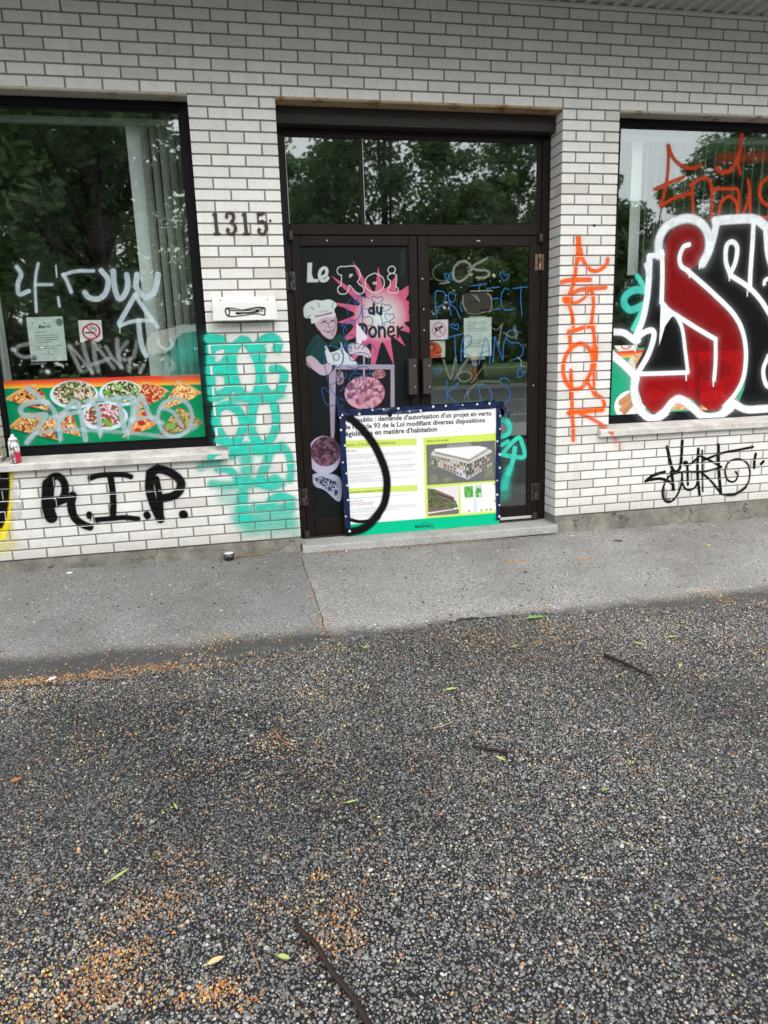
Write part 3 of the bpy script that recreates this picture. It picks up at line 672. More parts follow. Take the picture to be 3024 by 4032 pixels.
'blue_left': '''S 48,104,170 .82 5.1 .2|618,1554,596,1563,592,1586,609,1593,628,1581,652,1590,667,1574,647,1551,601,1538
S 48,104,170 .82 5.1 .2|673,1506,656,1531,666,1544,686,1532,707,1536,722,1518,698,1499,665,1492
S 48,104,170 .82 5.1 .2|689,1437,677,1462,684,1481,707,1469,731,1474,744,1455,722,1434,669,1414,675,1401
S 48,104,170 .82 5.0 .2|450,1579,426,1555,420,1493,434,1450,466,1437,500,1461,517,1528,519,1608
S 48,104,170 .82 5.0 .2|460,1598,537,1590,573,1582
S 48,104,170 .82 5.0 .2|519,1608,519,1454,523,1386,580,1341,634,1364,657,1414,645,1464,599,1499,541,1513
S 48,104,170 .82 5.1 .2|532,1454,572,1460,592,1434,576,1402,550,1401
S 48,104,170 .82 5.1 .2|539,1539,525,1516,526,1454
S 48,104,170 .82 5.0 .2|466,1578,477,1535,492,1578,506,1547
S 48,104,170 .82 5.1 .2|412,1370,400,1395,374,1408,401,1426,466,1431,464,1386
S 48,104,170 .82 5.0 .2|391,1339,386,1377,413,1413,459,1418
S 48,104,170 .82 5.1 .2|401,1286,396,1325,430,1343,462,1330,468,1293,459,1256,482,1252,506,1280
S 48,104,170 .82 5.1 .2|440,1269,406,1239,387,1252,394,1277,420,1270,439,1244,412,1226
S 48,104,170 .82 5.1 .2|423,1257,388,1271,370,1252,379,1214,366,1158,335,1126,297,1140
S 48,104,170 .82 5.2 .2|263,1038,247,1149,243,1218,271,1268,316,1273,360,1246,379,1195,369,1151
S 48,104,170 .82 5.1 .2|330,1225,312,1210,313,1185,332,1175,348,1193,346,1215,330,1225
S 48,104,170 .82 5.2 .2|511,1247,545,1279,584,1271,607,1233,603,1200
S 48,104,170 .82 5.2 .2|417,1207,490,1222,549,1209,556,1171,540,1139
S 48,104,170 .82 5.2 .2|417,1200,429,1175,475,1161,488,1135,453,1117,401,1131
S 48,104,170 .82 5.1 .2|348,1108,333,1070,358,1049,391,1062,388,1094
S 48,104,170 .82 5.2 .2|411,1048,432,1078,478,1084,510,1051,501,1000,460,976,428,1003,411,1048
S 48,104,170 .82 5.2 .2|437,1054,470,1059,486,1026,461,1001
S 48,104,170 .82 5.2 .2|530,1050,534,1069,561,1075,564,1049,560,1100,526,1127,486,1122,446,1095
S 48,104,170 .82 5.2 .2|274,945,244,989,218,987,228,921,245,881,291,872,326,897,313,936,289,970,278,1008,318,1026,385,1056
S 48,104,170 .82 5.2 .2|348,967,375,990,407,971,407,926,371,902,339,922
S 48,104,170 .82 5.2 .2|420,951,439,944,463,962''',
'blue_right': '''S 56,124,188 .8 5.9 .2|1046,1444,1039,1532,1040,1610,1069,1622,1101,1611,1112,1575,1093,1531,1033,1509
S 56,124,188 .8 5.9 .2|1150,1457,1138,1537,1135,1600,1162,1608,1184,1586,1168,1549,1138,1535,1182,1504,1216,1437
S 56,124,188 .8 5.9 .2|1227,1549,1220,1516,1231,1478
S 56,124,188 .8 5.9 .2|1293,1651,1355,1659,1412,1665
S 56,124,188 .8 5.9 .2|1358,1659,1358,1625
S 56,124,188 .8 6.0 .2|1410,1630,1459,1639,1508,1642
S 56,124,188 .8 5.9 .2|1458,1563,1502,1566
S 56,124,188 .8 6.0 .2|1466,1490,1519,1495
S 56,124,188 .8 6.0 .2|1580,1624,1550,1632,1526,1600,1519,1543,1536,1498,1572,1484,1616,1496
S 56,124,188 .8 6.1 .2|1606,1631,1716,1641
S 56,124,188 .8 6.0 .2|1670,1637,1667,1560,1678,1445
S 56,124,188 .8 5.2 .2|1133,1674,1110,1718,1106,1734,1129,1734,1156,1690,1168,1718,1164,1742,1150,1736,1129,1693
S 56,124,188 .8 5.3 .2|1536,1683,1514,1721,1514,1741,1535,1739,1546,1719,1570,1730,1579,1719,1557,1689,1536,1683
S 56,124,188 .8 5.3 .2|1194,1357,1153,1376,1141,1391,1160,1398,1175,1387,1198,1397,1202,1376,1194,1357
S 56,124,188 .8 5.9 .2|1121,1305,1180,1319,1240,1332
S 56,124,188 .8 6.0 .2|1174,1313,1179,1216,1188,1111
S 56,124,188 .8 6.0 .2|1223,1139,1220,1215,1236,1292,1270,1317,1299,1300,1290,1258,1227,1211,1276,1180,1326,1103
S 56,124,188 .8 6.1 .2|1350,1112,1375,1197,1394,1284,1410,1294,1431,1241,1437,1113
S 56,124,188 .8 6.2 .2|1368,1191,1435,1212
S 56,124,188 .8 6.2 .2|1460,1122,1467,1214,1474,1302
S 56,124,188 .8 6.1 .2|1474,1302,1502,1219,1537,1136
S 56,124,188 .8 6.2 .2|1537,1136,1538,1225,1553,1290
S 56,124,188 .8 6.2 .2|1666,1326,1623,1344,1576,1335,1559,1303,1588,1263,1652,1255,1690,1214,1675,1161,1614,1140
S 56,124,188 .8 5.4 .2|1041,1049,1024,1084,1032,1094,1055,1062,1067,1076,1064,1102,1045,1090
S 56,124,188 .8 5.6 .2|1647,1012,1654,1062,1668,1092,1683,1046,1702,1054,1707,1040,1676,1018,1647,1012
S 56,124,188 .8 6.1 .2|1114,1012,1112,923,1113,866
S 56,124,188 .8 6.2 .2|1202,995,1155,954,1116,919,1147,881,1180,853
S 56,124,188 .8 6.2 .2|1264,940,1271,896,1274,852
S 56,124,188 .8 6.2 .2|1349,966,1360,912,1370,845
S 56,124,188 .8 6.2 .2|1349,970,1396,971,1438,929,1454,882,1442,842
S 56,124,188 .8 6.3 .2|1591,987,1553,1012,1517,1003,1517,980,1561,951,1594,909,1588,862,1554,833,1467,847
S 160,164,156 .5 16.8 .5|1212,1809,1253,1816,1295,1785,1288,1735,1238,1691,1197,1685,1170,1718,1178,1773,1212,1809
S 160,164,156 .5 16.9 .5|1412,1831,1362,1809,1318,1785,1328,1760,1410,1752,1432,1728,1396,1706,1341,1707
S 180,184,176 .7 21.1 .4|1464,1722,1469,1717
S 150,154,146 .25 9.0 .6|1090,1805,1043,1780,1022,1738,1055,1694,1129,1686
S 200,204,196 .5 5.2 .4|1072,1669,1143,1678
S 150,154,146 .35 14.7 .6|1091,1154,1114,1081,1138,1021
S 150,154,146 .35 16.1 .6|1178,1157,1149,1027
S 150,154,146 .35 17.8 .6|1276,1161,1226,1097,1173,1016
S 150,154,146 .35 12.2 .6|1198,1050,1247,1070,1296,1048,1289,1015,1233,998,1198,1025,1198,1050
S 150,154,146 .3 9.5 .6|1296,988,1346,1046,1396,1104
S 150,154,146 .25 16.6 .6|1246,884,1303,955,1374,992,1503,987
S 150,154,146 .3 13.8 .6|1502,1239,1516,1330,1531,1394
S 150,154,146 .3 9.5 .6|1456,1364,1488,1350,1523,1382
S 150,154,146 .3 13.6 .6|1544,1330,1602,1295,1644,1314
S 150,154,146 .3 20.4 .6|1623,1367,1638,1288
S 190,194,186 .5 7.0 .5|1646,1156,1682,1121,1668,1102,1697,1087
S 66,205,185 1 25.6 .2|1529,708,1566,685,1585,636,1563,589''',
'teal_door': '''S 66,205,185 1 37.1 .22|1506,718,1574,695,1592,641,1565,599,1512,587
S 66,205,185 1 30.9 .22|1529,526,1575,550
S 66,205,185 1 33.3 .22|1536,461,1592,523,1660,573,1689,528,1709,431,1621,434,1537,454
S 66,205,185 1 37.9 .25|1632,496,1612,391,1579,306
S 66,205,185 .75 63.0 .6|1588,338,1565,274,1549,208
S 66,205,185 .35 90.4 .9|1554,219,1543,153''',
'board': '''P 240,240,242 1|-58,998,1320,939,1312,-253,-118,-125
P 206,226,110 1|22,682,543,670,543,623,22,628
P 206,226,110 1|20,345,538,338,539,292,21,308
P 210,228,100 1|592,672,1161,675,1160,80,590,85
P 0,190,140 1|-3,88,1176,87,1174,-129,-9,-28
P 110,112,114 1|612,621,1131,623,1134,330,609,330
P 150,150,154 1|767,612,938,618,965,585,762,576
P 206,204,200 1|642,551,675,586,1004,590,1103,553,1105,538,933,468,652,544
P 236,236,238 1|675,588,1001,590,1070,574,919,498,677,571
P 178,170,164 1|642,544,933,468,922,351,644,483
P 146,136,130 1|933,468,1105,538,1106,444,924,349
P 170,152,134 1|717,521,760,510,758,438,715,456
P 170,152,134 1|847,486,886,475,882,373,845,397
P 200,196,210 1|835,440,923,413,922,349,832,389
N 5 112,122,96 84,96,72 146,152,128|630,516,663,529,696,491,691,449,649,441,624,474
N 5 112,122,96 84,96,72 146,152,128|896,447,929,466,967,431,961,378,900,382
N 5 128,134,112 100,108,88 150,156,130|1057,426,1102,434,1117,368,1044,352
N 5 128,134,112 100,108,88 150,156,130|637,400,681,402,696,343,636,336
N 5 128,134,112 100,108,88 150,156,130|724,378,790,384,811,346,723,341
N 4 160,158,146 120,124,104 176,150,140|669,571,935,497,1070,565,1072,553,930,481,674,555
P 58,54,56 1|648,539,659,536,659,527,648,531
P 58,54,56 1|672,533,683,530,683,520,672,523
P 58,54,56 1|696,526,707,523,707,513,696,516
P 58,54,56 1|720,520,731,516,731,506,719,509
P 58,54,56 1|744,513,755,510,755,498,743,502
P 58,54,56 1|768,506,779,503,779,491,767,494
P 206,206,212 1|792,500,803,496,803,484,791,487
P 206,206,212 1|816,493,828,490,827,476,815,480
P 206,206,212 1|840,486,852,483,851,469,840,473
P 58,54,56 1|865,480,876,476,875,462,864,465
P 58,54,56 1|889,473,901,470,899,454,888,458
P 58,54,56 1|914,466,925,463,924,447,912,451
P 58,54,56 1|648,524,659,520,660,511,649,515
P 58,54,56 1|672,516,683,512,683,503,672,507
P 58,54,56 1|696,508,707,505,707,494,696,498
P 206,206,212 1|719,501,731,497,730,486,719,490
P 206,206,212 1|743,493,754,489,754,478,743,482
P 206,206,212 1|767,485,778,481,778,469,766,473
P 206,206,212 1|791,477,802,474,801,461,790,465
P 58,54,56 1|815,470,826,466,825,452,814,456
P 58,54,56 1|839,462,850,458,849,444,838,448
P 206,206,212 1|863,454,874,450,873,435,862,439
P 206,206,212 1|887,446,898,442,897,427,886,431
P 206,206,212 1|911,438,923,434,921,418,910,422
P 206,206,212 1|649,508,660,504,660,495,649,500
P 58,54,56 1|672,499,683,495,683,486,672,490
P 206,206,212 1|696,491,707,486,706,476,696,481
P 206,206,212 1|719,482,730,477,730,467,719,471
P 58,54,56 1|743,473,754,469,753,457,742,462
P 58,54,56 1|766,464,777,460,777,447,766,452
P 58,54,56 1|790,455,801,451,800,438,789,442
P 58,54,56 1|813,446,824,442,824,428,813,433
P 206,206,212 1|837,437,848,433,847,419,836,423
P 206,206,212 1|861,428,872,424,871,409,860,413
P 58,54,56 1|885,419,896,415,894,399,883,404
P 58,54,56 1|909,410,920,406,918,389,907,394
P 206,206,212 1|649,493,660,488,661,479,650,484
P 58,54,56 1|672,483,683,478,683,468,673,473
P 206,206,212 1|696,473,706,468,706,458,696,463
P 206,206,212 1|719,463,730,458,729,447,719,452
P 58,54,56 1|742,453,753,448,752,436,742,441
P 58,54,56 1|765,443,776,438,776,426,765,431
P 58,54,56 1|789,432,799,428,799,415,788,420
P 58,54,56 1|812,422,823,418,822,404,811,409
P 58,54,56 1|835,412,846,407,845,393,834,398
P 58,54,56 1|859,402,870,397,869,382,858,387
P 206,206,212 1|882,392,893,387,892,372,881,377
P 58,54,56 1|906,382,917,377,916,361,905,366
P 44,42,46 1|937,463,946,467,945,451,936,447
P 206,204,210 1|956,471,965,475,964,459,955,455
P 44,42,46 1|975,479,984,483,983,467,974,463
P 44,42,46 1|994,487,1004,491,1003,476,994,472
P 44,42,46 1|1014,495,1023,499,1022,484,1013,480
P 44,42,46 1|1033,503,1042,507,1042,492,1033,488
P 206,204,210 1|1052,511,1061,515,1061,501,1052,497
P 44,42,46 1|1071,519,1080,523,1081,509,1071,505
P 44,42,46 1|1091,527,1100,531,1100,517,1091,513
P 44,42,46 1|935,434,944,438,943,421,934,417
P 206,204,210 1|954,442,963,446,962,430,953,426
P 44,42,46 1|974,451,983,455,982,439,973,435
P 44,42,46 1|993,460,1002,464,1002,448,992,444
P 206,204,210 1|1013,468,1022,472,1021,457,1012,453
P 44,42,46 1|1032,477,1041,481,1041,466,1032,462
P 44,42,46 1|1052,486,1061,490,1061,476,1051,471
P 206,204,210 1|1071,494,1080,498,1080,485,1071,480
P 44,42,46 1|1091,503,1100,507,1100,494,1091,489
P 44,42,46 1|933,404,942,409,941,392,931,388
P 44,42,46 1|952,413,962,418,961,402,951,397
P 206,204,210 1|972,423,981,427,981,412,971,407
P 206,204,210 1|992,432,1001,437,1000,421,991,417
P 44,42,46 1|1012,441,1021,446,1020,431,1011,426
P 44,42,46 1|1031,451,1041,455,1040,441,1031,436
P 44,42,46 1|1051,460,1061,465,1060,451,1051,446
P 44,42,46 1|1071,470,1080,474,1080,460,1071,456
P 44,42,46 1|1091,479,1100,483,1100,470,1091,465
P 206,204,210 1|930,375,940,379,939,363,929,358
P 206,204,210 1|951,385,960,389,959,373,949,368
P 206,204,210 1|970,395,980,399,979,384,970,379
P 206,204,210 1|990,405,1000,409,999,394,990,389
P 206,204,210 1|1010,415,1020,419,1019,405,1010,400
P 44,42,46 1|1031,425,1040,429,1040,415,1030,410
P 44,42,46 1|1051,435,1060,439,1060,425,1050,421
P 206,204,210 1|1071,445,1080,450,1080,436,1071,431
P 206,204,210 1|1091,455,1100,460,1100,446,1091,441
P 46,40,40 1|676,285,689,279,688,258,675,263
P 150,136,124 1|704,272,717,266,716,247,703,252
P 150,136,124 1|731,259,744,253,744,236,731,241
P 150,136,124 1|759,246,772,240,772,225,759,231
P 46,40,40 1|787,233,800,227,800,215,787,220
P 46,40,40 1|675,246,688,242,687,221,674,224
P 46,40,40 1|703,237,716,232,715,214,702,217
P 46,40,40 1|730,228,744,223,743,206,730,210
P 46,40,40 1|758,218,772,214,771,199,758,203
P 150,136,124 1|786,209,800,205,799,192,786,195
P 46,40,40 1|674,207,687,204,686,183,673,185
P 46,40,40 1|702,201,715,199,714,180,701,182
P 46,40,40 1|730,196,743,193,742,176,729,178
P 46,40,40 1|758,190,771,188,771,173,757,175
P 150,136,124 1|786,185,799,182,799,170,786,171
P 46,40,40 1|673,168,686,167,685,146,672,146
P 46,40,40 1|701,166,714,165,713,146,700,146
P 46,40,40 1|729,164,742,163,742,146,728,146
P 150,136,124 1|757,162,770,161,770,147,757,146
P 46,40,40 1|785,160,799,160,798,147,785,147
P 226,220,226 1|611,308,845,311,843,102,609,103
P 120,104,94 1|611,308,667,297,808,228,806,142,610,130
P 120,112,108 1|610,119,844,139,843,102,609,103
S 60,52,48 1 8.6 .2|677,264,808,212
S 60,52,48 1 8.6 .2|676,227,807,185
N 5 90,100,70 60,72,48 120,130,96|619,284,667,297,681,205,641,155,616,178
N 5 90,100,70 60,72,48 120,130,96|687,226,726,234,735,158,690,151
N 5 100,110,80 70,80,56 130,140,104|752,200,819,206,840,151,751,146
P 236,238,240 1|858,313,1131,316,1131,101,861,103
N 26 120,190,100 96,176,84 70,150,66|885,298,954,304,958,218,891,217
N 26 130,190,110 200,216,196 80,160,76|967,303,1015,305,1025,213,969,211
P 210,220,226 1|962,239,973,238,991,101,955,104
E 200,180,90 1|923,117,10,10
E 200,180,90 1|1018,115,10,10
E 200,180,90 1|1058,115,10,10
E 200,180,90 1|1090,115,11,11
E 200,180,90 1|1126,178,9,10
E 200,180,90 1|1122,303,9,9
S 28,40,60 1 4.4 .2|636,42,627,37,626,21,637,15,648,21,649,35,636,42''',
'board_spray': '''S 16,16,20 1 52.2 .30|-2,868,51,852,134,777,222,663,280,537,312,421,311,316,285,213,231,133
S 16,16,20 .98 59.2 .42|231,133,175,79,110,45,15,31
S 16,16,20 1 23.0 .22|41,121,103,103,177,105,241,127
S 16,16,20 1 28.7 .25|349,865,355,844
S 16,16,20 .9 14.0 .3|-2,868,13,905''',
'news': '''P 246,246,244 1|-456,1540,-78,1538,-82,1441,-457,1444
S 22,22,24 1 7.4 .2|-380,1514,-338,1512,-292,1502,-245,1506,-193,1515,-148,1512
S 22,22,24 1 4.1 .2|-362,1500,-321,1498,-274,1497,-217,1500,-144,1508
S 22,22,24 1 7.0 .2|-144,1508,-149,1472,-154,1468
S 22,22,24 1 5.6 .2|-154,1468,-205,1477,-276,1469,-332,1464,-370,1464
S 22,22,24 1 6.9 .2|-370,1464,-383,1477,-388,1500,-379,1514
S 22,22,24 1 7.0 .2|-373,1511,-363,1495,-370,1465
P 24,24,26 1|-326,1489,-293,1487,-296,1474,-327,1477
P 24,24,26 1|-204,1497,-182,1501,-184,1485,-204,1484
S 24,24,26 1 4.6 .2|-296,1486,-247,1486,-202,1492
S 24,24,26 1 4.6 .2|-296,1481,-247,1481,-202,1486
P 150,152,154 1|-179,1501,-156,1501,-158,1489,-180,1489
P 170,172,174 1|-357,1511,-311,1508,-311,1501,-357,1504
P 150,152,154 1|-306,1505,-266,1503,-267,1499,-306,1499''',
'merci': '''P 200,212,206 1|-1586,1495,-1376,1497,-1380,1230,-1590,1229
E 96,108,104 .9|-1398,1462,20,24
E 60,66,64 1|-1484,1460,4,5
E 70,76,74 1|-1556,1460,3,4
S 96,106,102 .8 3.6 .2|-1549,1405,-1483,1407
S 96,106,102 .8 4.5 .2|-1546,1383,-1418,1387
S 96,106,102 .8 4.5 .2|-1548,1370,-1416,1374
S 96,106,102 .8 4.5 .2|-1548,1357,-1420,1361
S 96,106,102 .8 4.5 .2|-1548,1344,-1464,1346
S 96,106,102 .8 4.5 .2|-1549,1318,-1405,1322
S 96,106,102 .8 4.5 .2|-1549,1306,-1425,1308
E 60,66,64 1|-1484,1285,4,5
S 96,106,102 .8 3.6 .2|-1514,1271,-1456,1271
E 96,108,104 .9|-1572,1251,16,18''',
'nosmoke': '''P 232,230,232 1|-1289,1471,-1152,1470,-1155,1356,-1187,1336,-1229,1360,-1277,1337,-1291,1339
S 206,40,60 1 11.0 .15|-1214,1449,-1256,1428,-1269,1394,-1251,1364,-1219,1356,-1180,1375,-1169,1412,-1186,1441,-1214,1449
P 26,24,26 1|-1256,1400,-1201,1400,-1202,1391,-1257,1390
P 160,150,150 1|-1198,1400,-1192,1400,-1193,1391,-1200,1391
S 26,24,26 1 3.7 .2|-1193,1407,-1202,1421,-1217,1417,-1221,1430
S 26,24,26 1 3.7 .2|-1186,1407,-1193,1424,-1207,1426,-1211,1438
S 206,40,60 1 9.1 .15|-1248,1433,-1188,1368''',
'nodog': '''P 228,222,228 1|998,1429,1132,1430,1130,1295,998,1294
P 26,24,28 1|1029,1378,1073,1381,1076,1354,1078,1336,1072,1336,1067,1353,1042,1354,1038,1336,1033,1336,1035,1362
P 26,24,28 1|1068,1380,1082,1394,1094,1381,1090,1372,1076,1372
S 226,150,164 1 9.8 .15|1063,1411,1030,1396,1017,1364,1030,1330,1062,1316,1096,1328,1109,1362,1097,1395,1063,1411
S 226,150,164 1 9.2 .15|1032,1395,1094,1329''',
'pullsign': '''P 196,206,190 1|993,1286,1108,1286,1106,1173,991,1171
Q 196,80,60 1|994,1278,1024,1281,1061,1265,1083,1225,1078,1186,1070,1172,992,1172
S 50,40,36 1 7.9 .2|1004,1266,1027,1259,1033,1236,1019,1217
E 210,206,190 1|1006,1242,5,5
S 60,40,36 1 4.7 .2|1042,1199,1044,1208,1050,1202,1055,1208,1058,1199
P 216,150,134 1|1029,1194,1068,1195,1068,1191,1029,1191''',
'doorpaper': '''P 150,164,156 .8|1289,1449,1410,1449,1410,1437,1289,1436
P 150,164,156 .8|1290,1168,1405,1168,1405,1147,1290,1148
P 204,214,208 1|1246,1437,1452,1440,1452,1172,1245,1166
S 120,132,126 .9 4.0 .2|1270,1407,1413,1408
S 120,132,126 .9 4.1 .2|1270,1395,1410,1395
S 120,132,126 .9 4.0 .2|1270,1380,1326,1380
S 120,132,126 .9 4.0 .2|1270,1364,1403,1364
S 120,132,126 .9 4.0 .2|1270,1348,1424,1348
S 120,132,126 .9 4.0 .2|1269,1280,1403,1281
S 120,132,126 .9 4.0 .2|1269,1269,1371,1269
S 120,132,126 .9 4.1 .2|1269,1259,1364,1259
S 120,132,126 .9 4.1 .2|1269,1248,1413,1248
S 120,132,126 .9 4.1 .2|1269,1238,1424,1238''',
'patch': '''P 52,54,48 1|1235,1599,1279,1607,1417,1605,1453,1594,1456,1480,1431,1470,1320,1462,1264,1471,1238,1490
S 150,144,124 .8 6.6 .3|1237,1585,1240,1528,1264,1484
S 150,144,124 .8 7.9 .4|1293,1617,1362,1618,1452,1618
S 150,144,124 .7 6.6 .3|1417,1602,1445,1570,1449,1499,1431,1474
S 170,170,160 .8 3.3 .3|1313,1591,1341,1565,1362,1549
S 170,170,160 .8 2.6 .3|1334,1590,1355,1552
S 30,30,28 1 6.6 .3|1285,1539,1348,1546
P 24,24,24 1|1358,1493,1426,1497,1426,1484,1358,1481
S 160,156,140 .6 3.3 .3|1264,1471,1333,1460,1410,1478''',
}
TXT = [
('board','Avis public : demande d’autorisation d’un projet en vertu',0.0284,0.8089,1.1032,0.8033,'30,30,34',1),
('board','de l’article 93 de la Loi modifiant diverses dispositions',0.0260,0.7618,1.0561,0.7576,'30,30,34',1),
('board','législatives en matière d’habitation',0.0247,0.7156,0.6960,0.7095,'30,30,34',1),
('board','Adresse : 1315-1345, rue de Bellechasse',0.0232,0.6449,0.3889,0.6406,'30,30,34',0),
('board','Aperçu du projet',0.6165,0.6382,0.7786,0.6407,'30,30,34',0),
('board','Consultation citoyenne à venir',0.0209,0.3128,0.2858,0.3077,'30,30,34',0),
('board','Montréal',0.5104,0.0229,0.6175,0.0218,'20,36,52',1),
('board','Rosemont',0.5726,0.0556,0.6164,0.0554,'20,70,80',0),
('board','La Petite-Patrie',0.5438,0.0428,0.6160,0.0424,'20,70,80',0),
('board','Projet proposé',0.0211,0.6044,0.1035,0.6047,'190,90,70',1),
('board','L’objet de la résolution vise à autoriser la démolition d’un bâtiment commercial de deux étages et la',0.0270,0.5786,0.5244,0.5709,'150,150,158',0),
('board','construction d’un nouveau bâtiment mixte d’une hauteur de 14,15 mètres et de 4 étages, comprenant',0.0263,0.5654,0.5347,0.5599,'150,150,158',0),
('board','19 logements et un local commercial.',0.0257,0.5522,0.2121,0.5502,'150,150,158',0),
('board','Le projet est étudié en vertu de l’article 93 de la Loi modifiant diverses dispositions législatives en',0.0213,0.5270,0.5141,0.5195,'150,150,158',0),
('board','matière d’habitation, car il déroge à des normes.',0.0237,0.5125,0.3309,0.5068,'150,150,158',0),
('board','Il s’agit d’un projet ayant par rapport au projet étudié dans le cadre d’une demande',0.0224,0.4870,0.5289,0.4800,'150,150,158',0),
('board','de projet particulier de construction, de modification ou d’occupation d’un immeuble (PPCMOI).',0.0217,0.4737,0.5102,0.4676,'150,150,158',0),
('board','Plus spécifiquement, ce projet comporte des éléments qui dérogent aux dispositions suivantes :',0.0225,0.4480,0.5308,0.4412,'150,150,158',0),
('board','- La hauteur maximale en mètres et en étages du bâtiment',0.0329,0.4288,0.2980,0.4238,'150,150,158',0),
('board','- L’usage (nombre de logements)',0.0322,0.4154,0.2039,0.4123,'150,150,158',0),
('board','- Le retrait minimal des constructions hors toit par rapport aux murs adjacents à une cour avant',0.0315,0.4010,0.5110,0.3942,'150,150,158',0),
('board','- L’aménagement d’espaces habitables sous le niveau',0.0308,0.3876,0.2963,0.3823,'150,150,158',0),
('board','Une assemblée publique de consultation sera tenue concernant ce projet de résolution :',0.0221,0.2742,0.4710,0.2641,'150,150,158',0),
('board','Au cours de cette assemblée publique de consultation, la mairesse de l’arrondissement ou un autre',0.0235,0.1990,0.5171,0.1896,'150,150,158',0),
('board','membre du conseil désigné par lui, expliquera le projet de résolution ainsi que les conséquences de',0.0228,0.1854,0.5242,0.1762,'150,150,158',0),
('board','son adoption et entendra les personnes qui désirent s’exprimer à ce sujet.',0.0243,0.1727,0.3922,0.1648,'150,150,158',0),
('board','Consultez le site montreal.ca/RPP',0.0252,0.1496,0.1995,0.1456,'150,150,158',0),
('board','ou balayez le code QR avec un téléphone',0.0245,0.1349,0.2095,0.1311,'150,150,158',0),
('board','Le 16 juin 2026, à 18 h',0.0239,0.2480,0.1356,0.2461,'30,30,34',0),
('board','À la salle du conseil d’arrondissement,',0.0232,0.2345,0.2191,0.2306,'150,90,80',0),
('board','au 5650, rue D’Iberville (2e étage)',0.0226,0.2220,0.2028,0.2192,'150,90,80',0),
('pane2','doner kebab',0.1999,1.4614,0.3148,1.4836,'150,60,84',1),
('pane2','restaurants',0.2257,1.4915,0.2901,1.5025,'60,50,56',0),
('pane','Merci!',-1.5203,1.4281,-1.4519,1.4320,'50,56,54',1),
('pane2','TIREZ',1.0716,1.2734,1.1026,1.2738,'60,60,54',0),
('pane2','LOREX',1.0170,1.4857,1.0782,1.4871,'60,70,66',0),
('pane2','24 HR',1.0029,1.4563,1.0949,1.4583,'40,50,48',0),
]

def cr(pts, closed=False, sub=6):
    """Catmull-Rom through pts"""
    p = np.asarray(pts, float)
    if len(p) < 3: return p
    if closed: q = np.vstack([p[-1:], p, p[:2]])
    else: q = np.vstack([2*p[0]-p[1], p, 2*p[-1]-p[-2]])
    o = []
    for i in range(1, len(q)-2):
        a, b, c, d = q[i-1], q[i], q[i+1], q[i+2]
        for k in range(sub):
            u = k/sub; o.append(0.5*((2*b)+(c-a)*u+(2*a-5*b+4*c-d)*u*u+(3*b-a-3*c+d)*u**3))
    if not closed: o.append(p[-1])
    return np.array(o)
def sstep(a, b, x):
    u = np.clip((x-a)/(b-a+1e-12), 0, 1); return u*u*(3-2*u)
def dist_poly(X, Z, P):
    d = np.full(X.shape, 1e9)
    if len(P) == 1: return np.hypot(X-P[0][0], Z-P[0][1])
    for (ax, az), (bx, bz) in zip(P[:-1], P[1:]):
        ex, ez = bx-ax, bz-az; L = ex*ex+ez*ez+1e-12
        u = np.clip(((X-ax)*ex+(Z-az)*ez)/L, 0, 1)
        d = np.minimum(d, np.hypot(X-ax-u*ex, Z-az-u*ez))
    return d
def inside(X, Z, P):
    c = np.zeros(X.shape, bool); n = len(P); j = n-1
    for i in range(n):
        xi, zi = P[i]; xj, zj = P[j]
        if zi != zj: c ^= ((zi > Z) != (zj > Z)) & (X < (xj-xi)*(Z-zi)/(zj-zi)+xi)
        j = i
    return c
_lat = np.random.default_rng(3).random((257, 257))
def vnoise(X, Z, s):
    u, v = X/s+40.3, Z/s+17.7; i, j = np.floor(u).astype(int), np.floor(v).astype(int); fu, fv = u-i, v-j
    fu, fv = fu*fu*(3-2*fu), fv*fv*(3-2*fv); g = lambda a, b: _lat[a % 256, b % 256]
    return (g(i, j)*(1-fu)+g(i+1, j)*fu)*(1-fv)+(g(i, j+1)*(1-fu)+g(i+1, j+1)*fu)*fv
def parse(txt):
    out = []
    for ln in txt.strip().split('\n'):
        h, p = ln.split('|'); h = h.split()
        polys = [np.array(list(map(float, q.split(',')))).reshape(-1, 2)/1000 for q in p.split(';')]
        out.append((h, polys))
    return out
HALO = 0.0
